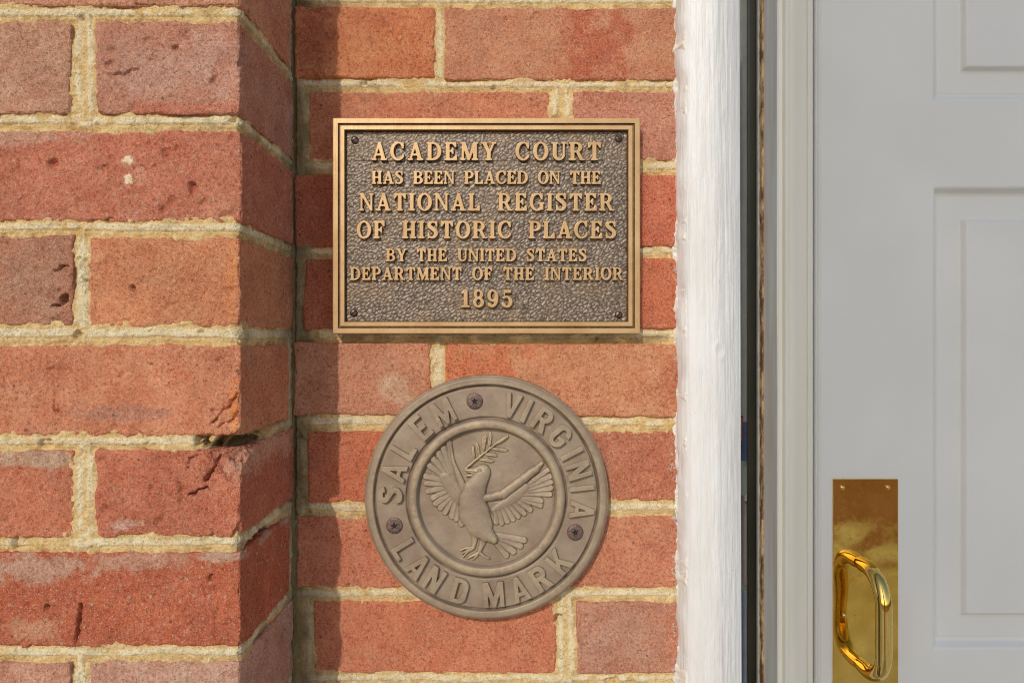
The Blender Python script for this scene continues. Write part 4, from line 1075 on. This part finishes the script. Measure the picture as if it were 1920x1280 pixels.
# post between sidelight and door
D1 = 0.70; XPo = (1458 - 960) * KP * D1; Y1 = D1 - DW
D2 = XPo / ((1421 - 960) * KP); Y2 = D2 - DW
XPr = (1525.5 - 960) * KP * D1
kq = KP * D1
def extrude_z(name, prof, z0, z1, mat, parent, closed=False, smooth=False, nz=2):
    p = np.array(prof); zl = np.linspace(z0, z1, nz)
    I, J = np.meshgrid(np.arange(len(p)), np.arange(nz), indexing='ij')
    V = np.stack([p[I, 0].ravel(), p[I, 1].ravel(), zl[J].ravel()], 1)
    return link(name, np_mesh(name, V, grid_faces(len(p), nz)[:, ::-1], smooth), mat, parent)
pr = [(XPo, Y1 + .0012), (XPo + .0012, Y1), (XPo + 8 * kq, Y1), (XPo + 9 * kq, Y1 + .0024), (XPo + 10.5 * kq, Y1 + .0024), (XPo + 12 * kq, Y1 + .0004), (XPo + 14 * kq, Y1 - .0010), (XPo + 20 * kq, Y1 - .0010),
      (XPo + 23 * kq, Y1 + .0012), (XPo + 25 * kq, Y1 + .0014), (XPo + 53 * kq, Y1 + .0010), (XPo + 54 * kq, Y1 + .0022), (XPo + 56 * kq, Y1 + .0022), (XPo + 57 * kq, Y1 + .0008), (XPr - .001, Y1 + .0006), (XPr, Y1 + .0018), (XPr, Y1 + .06)]
extrude_z('jamb_face', pr, ZC - .6, ZC + .6, M_post, frame)
extrude_z('jamb_side', [(XPo + .0002, Y2 + .012), (XPo, Y2), (XPo - .0002, Y1 + .0012)], ZC - .6, ZC + .6, M_side, frame)
ys1 = XPo / ((1432 - 960) * KP) - DW; ys0 = XPo / ((1427.5 - 960) * KP) - DW
zl = np.arange(ZC - .5, ZC + .5, .002)
I, J = np.meshgrid(np.arange(4), np.arange(len(zl)), indexing='ij')
py_ = np.array([ys0, ys0 - .0005, ys1 + .0005, ys1])[I].ravel(); pxx = np.array([XPo, XPo - .0022, XPo - .0018, XPo])[I].ravel(); zz = zl[J].ravel()
py_ = py_ + fbm(zz, 0, zz, .02, 3, 421) * .0012; pxx = pxx + fbm(zz, py_, 0 * zz, .012, 2, 422) * .0006
link('weatherstrip', np_mesh('weatherstrip', np.stack([pxx, py_, zz], 1), grid_faces(4, len(zl))[:, ::-1], False), M_rust, frame)
box_obj('stop_bead', (XPo - .0030, XPo - .0003, ys0 + .0005, ys0 + .006, ZC - .6, ZC + .6), plain('grey_bead', lin(190, 192, 180), .5), frame, .0008)

# ------------------------------------------------------------------ sidelight window and what shows through it
win = empty('sidelight_window', (XPo - .05, Y2, ZC - .6), 'narrow dark sidelight window between white casing and door post', 'window')
xs_l = (1403.5 - 960) * KP * D2
M_sash = plain('dark_olive_sash', (0.018, 0.015, 0.007), .45, 0, .2, 9)
box_obj('sash', (xs_l, XPo - .0008, Y2 + .001, Y2 + .007, ZC - .6, ZC + .6), M_sash, win, .001)
gm = Mat('window_glass'); gm.n.remove(gm.b)
_t = gm.n.new('ShaderNodeBsdfTransparent'); _g = gm.n.new('ShaderNodeBsdfGlossy'); _x = gm.n.new('ShaderNodeMixShader'); _g.inputs['Roughness'].default_value = .03
_x.inputs[0].default_value = .06; gm.l.new(_t.outputs[0], _x.inputs[1]); gm.l.new(_g.outputs[0], _x.inputs[2]); gm.l.new(_x.outputs[0], gm.n['Material Output'].inputs[0])
box_obj('glass_pane', (0.06, xs_l - .0004, Y2 + .002, Y2 + .005, ZC - .6, ZC + .6), gm.m, win)
def thin_cloth(name, c, sc=60):
    m = Mat(name); n = m.noise(sc, 4, 0.6)
    col_ = m.mix(m.ramp(n, 0.3, 0.7), tuple(x * .85 for x in c), c)
    m.n.remove(m.b)
    d = m.n.new('ShaderNodeBsdfDiffuse'); t = m.n.new('ShaderNodeBsdfTranslucent'); x = m.n.new('ShaderNodeMixShader'); x.inputs[0].default_value = .6
    m.l.new(col_, d.inputs[0]); m.l.new(col_, t.inputs[0]); m.l.new(d.outputs[0], x.inputs[1]); m.l.new(t.outputs[0], x.inputs[2])
    m.l.new(x.outputs[0], m.n['Material Output'].inputs[0]); return m.m
DI = D2 + .035
def at(px, py): return P(px, py, DI)
def slab(name, pts, th, mat, label, cat, bev=.0006):
    V = [(p.x, p.y, p.z) for p in pts] + [(p.x, p.y + th, p.z) for p in pts]; n = len(pts)
    F = [tuple(range(n)), tuple(range(2 * n - 1, n - 1, -1))] + [(i, i + n, (i + 1) % n + n, (i + 1) % n) for i in range(n)]
    me = bpy.data.meshes.new(name); me.from_pydata(V, [], F); me.update()
    o = link(name, me, mat)
    return set_props(o, label, cat)
# curtain: folded cloth in the upper part of the pane
cz = np.linspace(at(0, 960).z, ZC + .45, 60); cx = np.linspace(at(1340, 0).x, at(1425, 0).x, 40)
I, J = np.meshgrid(cx, cz, indexing='ij')
cy = DI - DW + .022 + .006 * np.sin(I.ravel() * 420 + fbm(J.ravel(), 0, J.ravel(), .3, 2, 3) * 1.5) 
me = np_mesh('curtain', np.stack([I.ravel(), cy, J.ravel()], 1), grid_faces(40, 60)[:, ::-1], True)
set_props(link('curtain', me, thin_cloth('curtain_cloth', lin(190, 184, 168))), 'greyish folded curtain hanging behind the upper sidelight glass', 'curtain')
sg = empty('framed_sign', at(1385, 808), 'red bordered blue sign just visible behind the sidelight glass', 'sign')
def ring_slab(x0, x1, y0, y1, w, mat, nm, dy, th, par):
    a, b = at(x0, y1), at(x1, y0)
    return box_obj(nm, (a.x, b.x, a.y + dy, a.y + dy + th, a.z, b.z), mat, par, .0015)
ring_slab(1330, 1394.5, 779, 830, 0, thin_cloth('red_frame', lin(225, 40, 50)), 'border', .0, .004, sg)
ring_slab(1333, 1391.2, 783, 826, 0, thin_cloth('white_sheet', lin(230, 228, 224)), 'sheet', -.0012, .002, sg)
ring_slab(1330, 1425, 792, 866, 0, thin_cloth('blue_cloth', lin(70, 104, 165)), 'backing', .0065, .004, sg)
cordp = [at(1402, 828), at(1401, 843), at(1400, 880), at(1399, 905), at(1401, 915), at(1395, 930)]
cordp = [p + Vector((0, -.006, 0)) for p in cordp]
V1, F1 = tube_vf(cordp, .0011, 8)
prt = [(V1, F1)]
for (bx, by) in ((1401, 828), (1401, 843), (1399, 916), (1396, 934)):
    c = at(bx, by); bv, bf = lathe_y((c.x, c.y - .007, c.z), [(.0001, -.0022), (.0016, -.0016), (.0022, 0), (.0016, .0016), (.0001, .0022)], 12); prt.append((bv, bf))
V1, F1 = join_vf(prt)
set_props(link('beaded_cord', np_mesh('beaded_cord', V1, F1, True), thin_cloth('white_cord', lin(235, 232, 226))), 'white beaded blind cord hanging behind the sidelight glass', 'cord')
printed = thin_cloth('patterned_cloth', lin(196, 178, 168), 150)
slab('printed_cloth', [at(1340, 1096), at(1425, 1096), at(1425, 925), at(1340, 935)], .001, printed, 'mottled pinkish grey cloth behind the lower sidelight glass', 'cloth')
slab('grey_panel', [at(1340, 1500), at(1425, 1500), at(1425, 1106), at(1340, 1106)], .001, thin_cloth('grey_card', lin(176, 182, 196)), 'plain blue grey panel hanging below the mottled cloth behind glass', 'panel')

# ------------------------------------------------------------------ door
DD = 0.72; YD = DD - DW; kd = KP * DD
X0 = (1528 - 960) * kd
dx = lambda px: (px - 960) * kd
dz = lambda py: ZC - (py - 640) * kd
box_obj('light_stop', (XPr - .002, X0 + .014, YD + .0415, YD + .06, 0.0, 2.1), M_post, frame)  # added to block light leaking through the gap from behind
door = empty('door', (X0, YD, 0.02), 'white panelled door with polished brass pull plate', 'door')
pw = dx(1750)
panels = [(pw, pw + .235, dz(188), dz(-480)), (pw, pw + .235, dz(1216), dz(350)), (pw, pw + .235, dz(2200), dz(1420)),
          (pw + .345, pw + .58, dz(188), dz(-480)), (pw + .345, pw + .58, dz(1216), dz(350)), (pw + .345, pw + .58, dz(2200), dz(1420))]
def lines_for(edges, lo, hi, coarse):
    s = set(np.round(np.arange(lo, hi + 1e-6, coarse), 5))
    for e in edges:
        for o in np.arange(-.003, .041, .0008): s.update((round(e + o, 5), round(e - o, 5)))
    s = np.array(sorted(s)); return s[(s >= lo) & (s <= hi)]
gxs = lines_for({p[i] for p in panels for i in (0, 1)}, X0 + .003, X0 + .82, .02)
gzs = lines_for({p[i] for p in panels for i in (2, 3)}, .03, 2.05, .03)
X, Z = np.meshgrid(gxs, gzs, indexing='ij'); sh = X.shape; X = X.ravel(); Z = Z.ravel()
y = np.zeros_like(X)
for (a, b, c, d) in panels:
    q = np.minimum(np.minimum(X - a, b - X), np.minimum(Z - c, d - Z))
    dep = 0.0085 * sstep(0.0, 0.0068, q) + 0.0004 * np.exp(-((q - .0005) / .0008)**2) + .0007 * np.exp(-((q - .0088) / .0009)**2) - 0.0065 * sstep(0.0330, 0.0370, q) - .0004 * np.exp(-((q - .0325) / .0008)**2)
    y = np.where(q > -.002, dep, y)
me = np_mesh('leaf', np.stack([X, YD + y, Z], 1), grid_faces(*sh)[:, ::-1], True)
link('leaf', me, M_door, door)
zt = .03; 
extrude_z('edge', [(X0 - .0002, YD + .040), (X0, YD + .0022), (X0 + .0008, YD + .0006), (X0 + .0030, YD + .0001)], .03, 2.05, M_door, door)
extrude_z('bead', [(X0 + .0029, YD - .0001), (X0 + .0040, YD - .0010), (X0 + .0052, YD - .0010), (X0 + .0062, YD - .00005)], .03, 2.05, M_door, door)
M_plate = brass_material('polished_brass_plate', 0.05, 0.5)
M_pull = brass_material('polished_brass', 0.06, 0.0, (0.74, 0.48, 0.12), (0.82, 0.58, 0.18))
x0p, x1p = dx(1561), dx(1682.5); ztp = dz(897)
plate_o = box_obj('pull_plate', (x0p, x1p, YD - .0016, YD - .0001, ztp - .40, ztp), M_plate, door, .0004)
for (sx, sy) in ((1578, 913), (1663, 912.5), (1582, 1152), (1668, 1152)):
    c = (dx(sx), YD - .0016, dz(sy)); rs = 4.6 * kd
    V, F = lathe_y(c, [(rs, 0.0003), (rs, -.0006), (rs * .8, -.0014), (rs * .35, -.0018), (.0001, -.0018)], 24)
    o = link('screw', np_mesh('screw', V, F, True), M_pull, plate_o)
    o.location = -(plate_o.location + door.location) if False else (0, 0, 0)
hx = dx(1611); zt_, zb_ = dz(1053), dz(1242); st = .046; cr = .031; yb = YD - .0016
path = [Vector((hx, yb, zt_)), Vector((hx, yb - (st - cr) * .5, zt_)), Vector((hx, yb - (st - cr), zt_))]
for kk in range(1, 13):
    th = math.pi / 2 * kk / 12; path.append(Vector((hx, yb - (st - cr) - cr * math.sin(th), zt_ - cr * (1 - math.cos(th)))))
for kk in range(1, 8): path.append(Vector((hx, yb - st, zt_ - cr + (zb_ - zt_ + 2 * cr) * kk / 8)))
for kk in range(0, 13):
    th = math.pi / 2 * kk / 12; path.append(Vector((hx, yb - st + cr * (1 - math.cos(th)), zb_ + cr - cr * math.sin(th))))
path += [Vector((hx, yb - (st - cr) * .5, zb_)), Vector((hx, yb, zb_))]
V1, F1 = tube_vf(path, .0076, 48)
prt = [(V1, F1)]
V1[:48] = V1[:48] * .88 + np.array([hx, yb, zt_]) * .12
V1[-48:] = V1[-48:] * .88 + np.array([hx, yb, zb_]) * .12
link('pull_handle', np_mesh('pull_handle', V1, F1[:, ::-1], True), M_pull, door)

# ------------------------------------------------------------------ added brick block behind the lens, unseen, put there to shade the doorway
pz = 2.8
blocker = empty('shade_blocker', (0.1, -pz, 0), 'brick block added out of view to shade the doorway', 'blocker')
XLp = 0.214 - 0.35 * pz
bm_ = Mat('blocker_brick'); t = bm_.n.new('ShaderNodeTexBrick'); bm_.l.new(bm_.scale(bm_.pos, (1, 1, 1)), t.inputs['Vector']); t.inputs['Scale'].default_value = 4.6
t.inputs['Color1'].default_value = (*lin(176, 96, 74), 1); t.inputs['Color2'].default_value = (*lin(160, 80, 60), 1); t.inputs['Mortar'].default_value = (*lin(205, 180, 135), 1)
bm_.bsdf(Base_Color=t.outputs['Color'], Roughness=.9)
box_obj('blocker_body', (XLp, XLp + .62, -pz - .40, -pz, 0, 4.3), bm_.m, blocker)
box_obj('blocker_cap', (XLp - .0, XLp + .66, -pz - .44, -pz + .03, 4.303, 4.42), plain('pale_blocker_cap', lin(215, 210, 200)), blocker, .01)
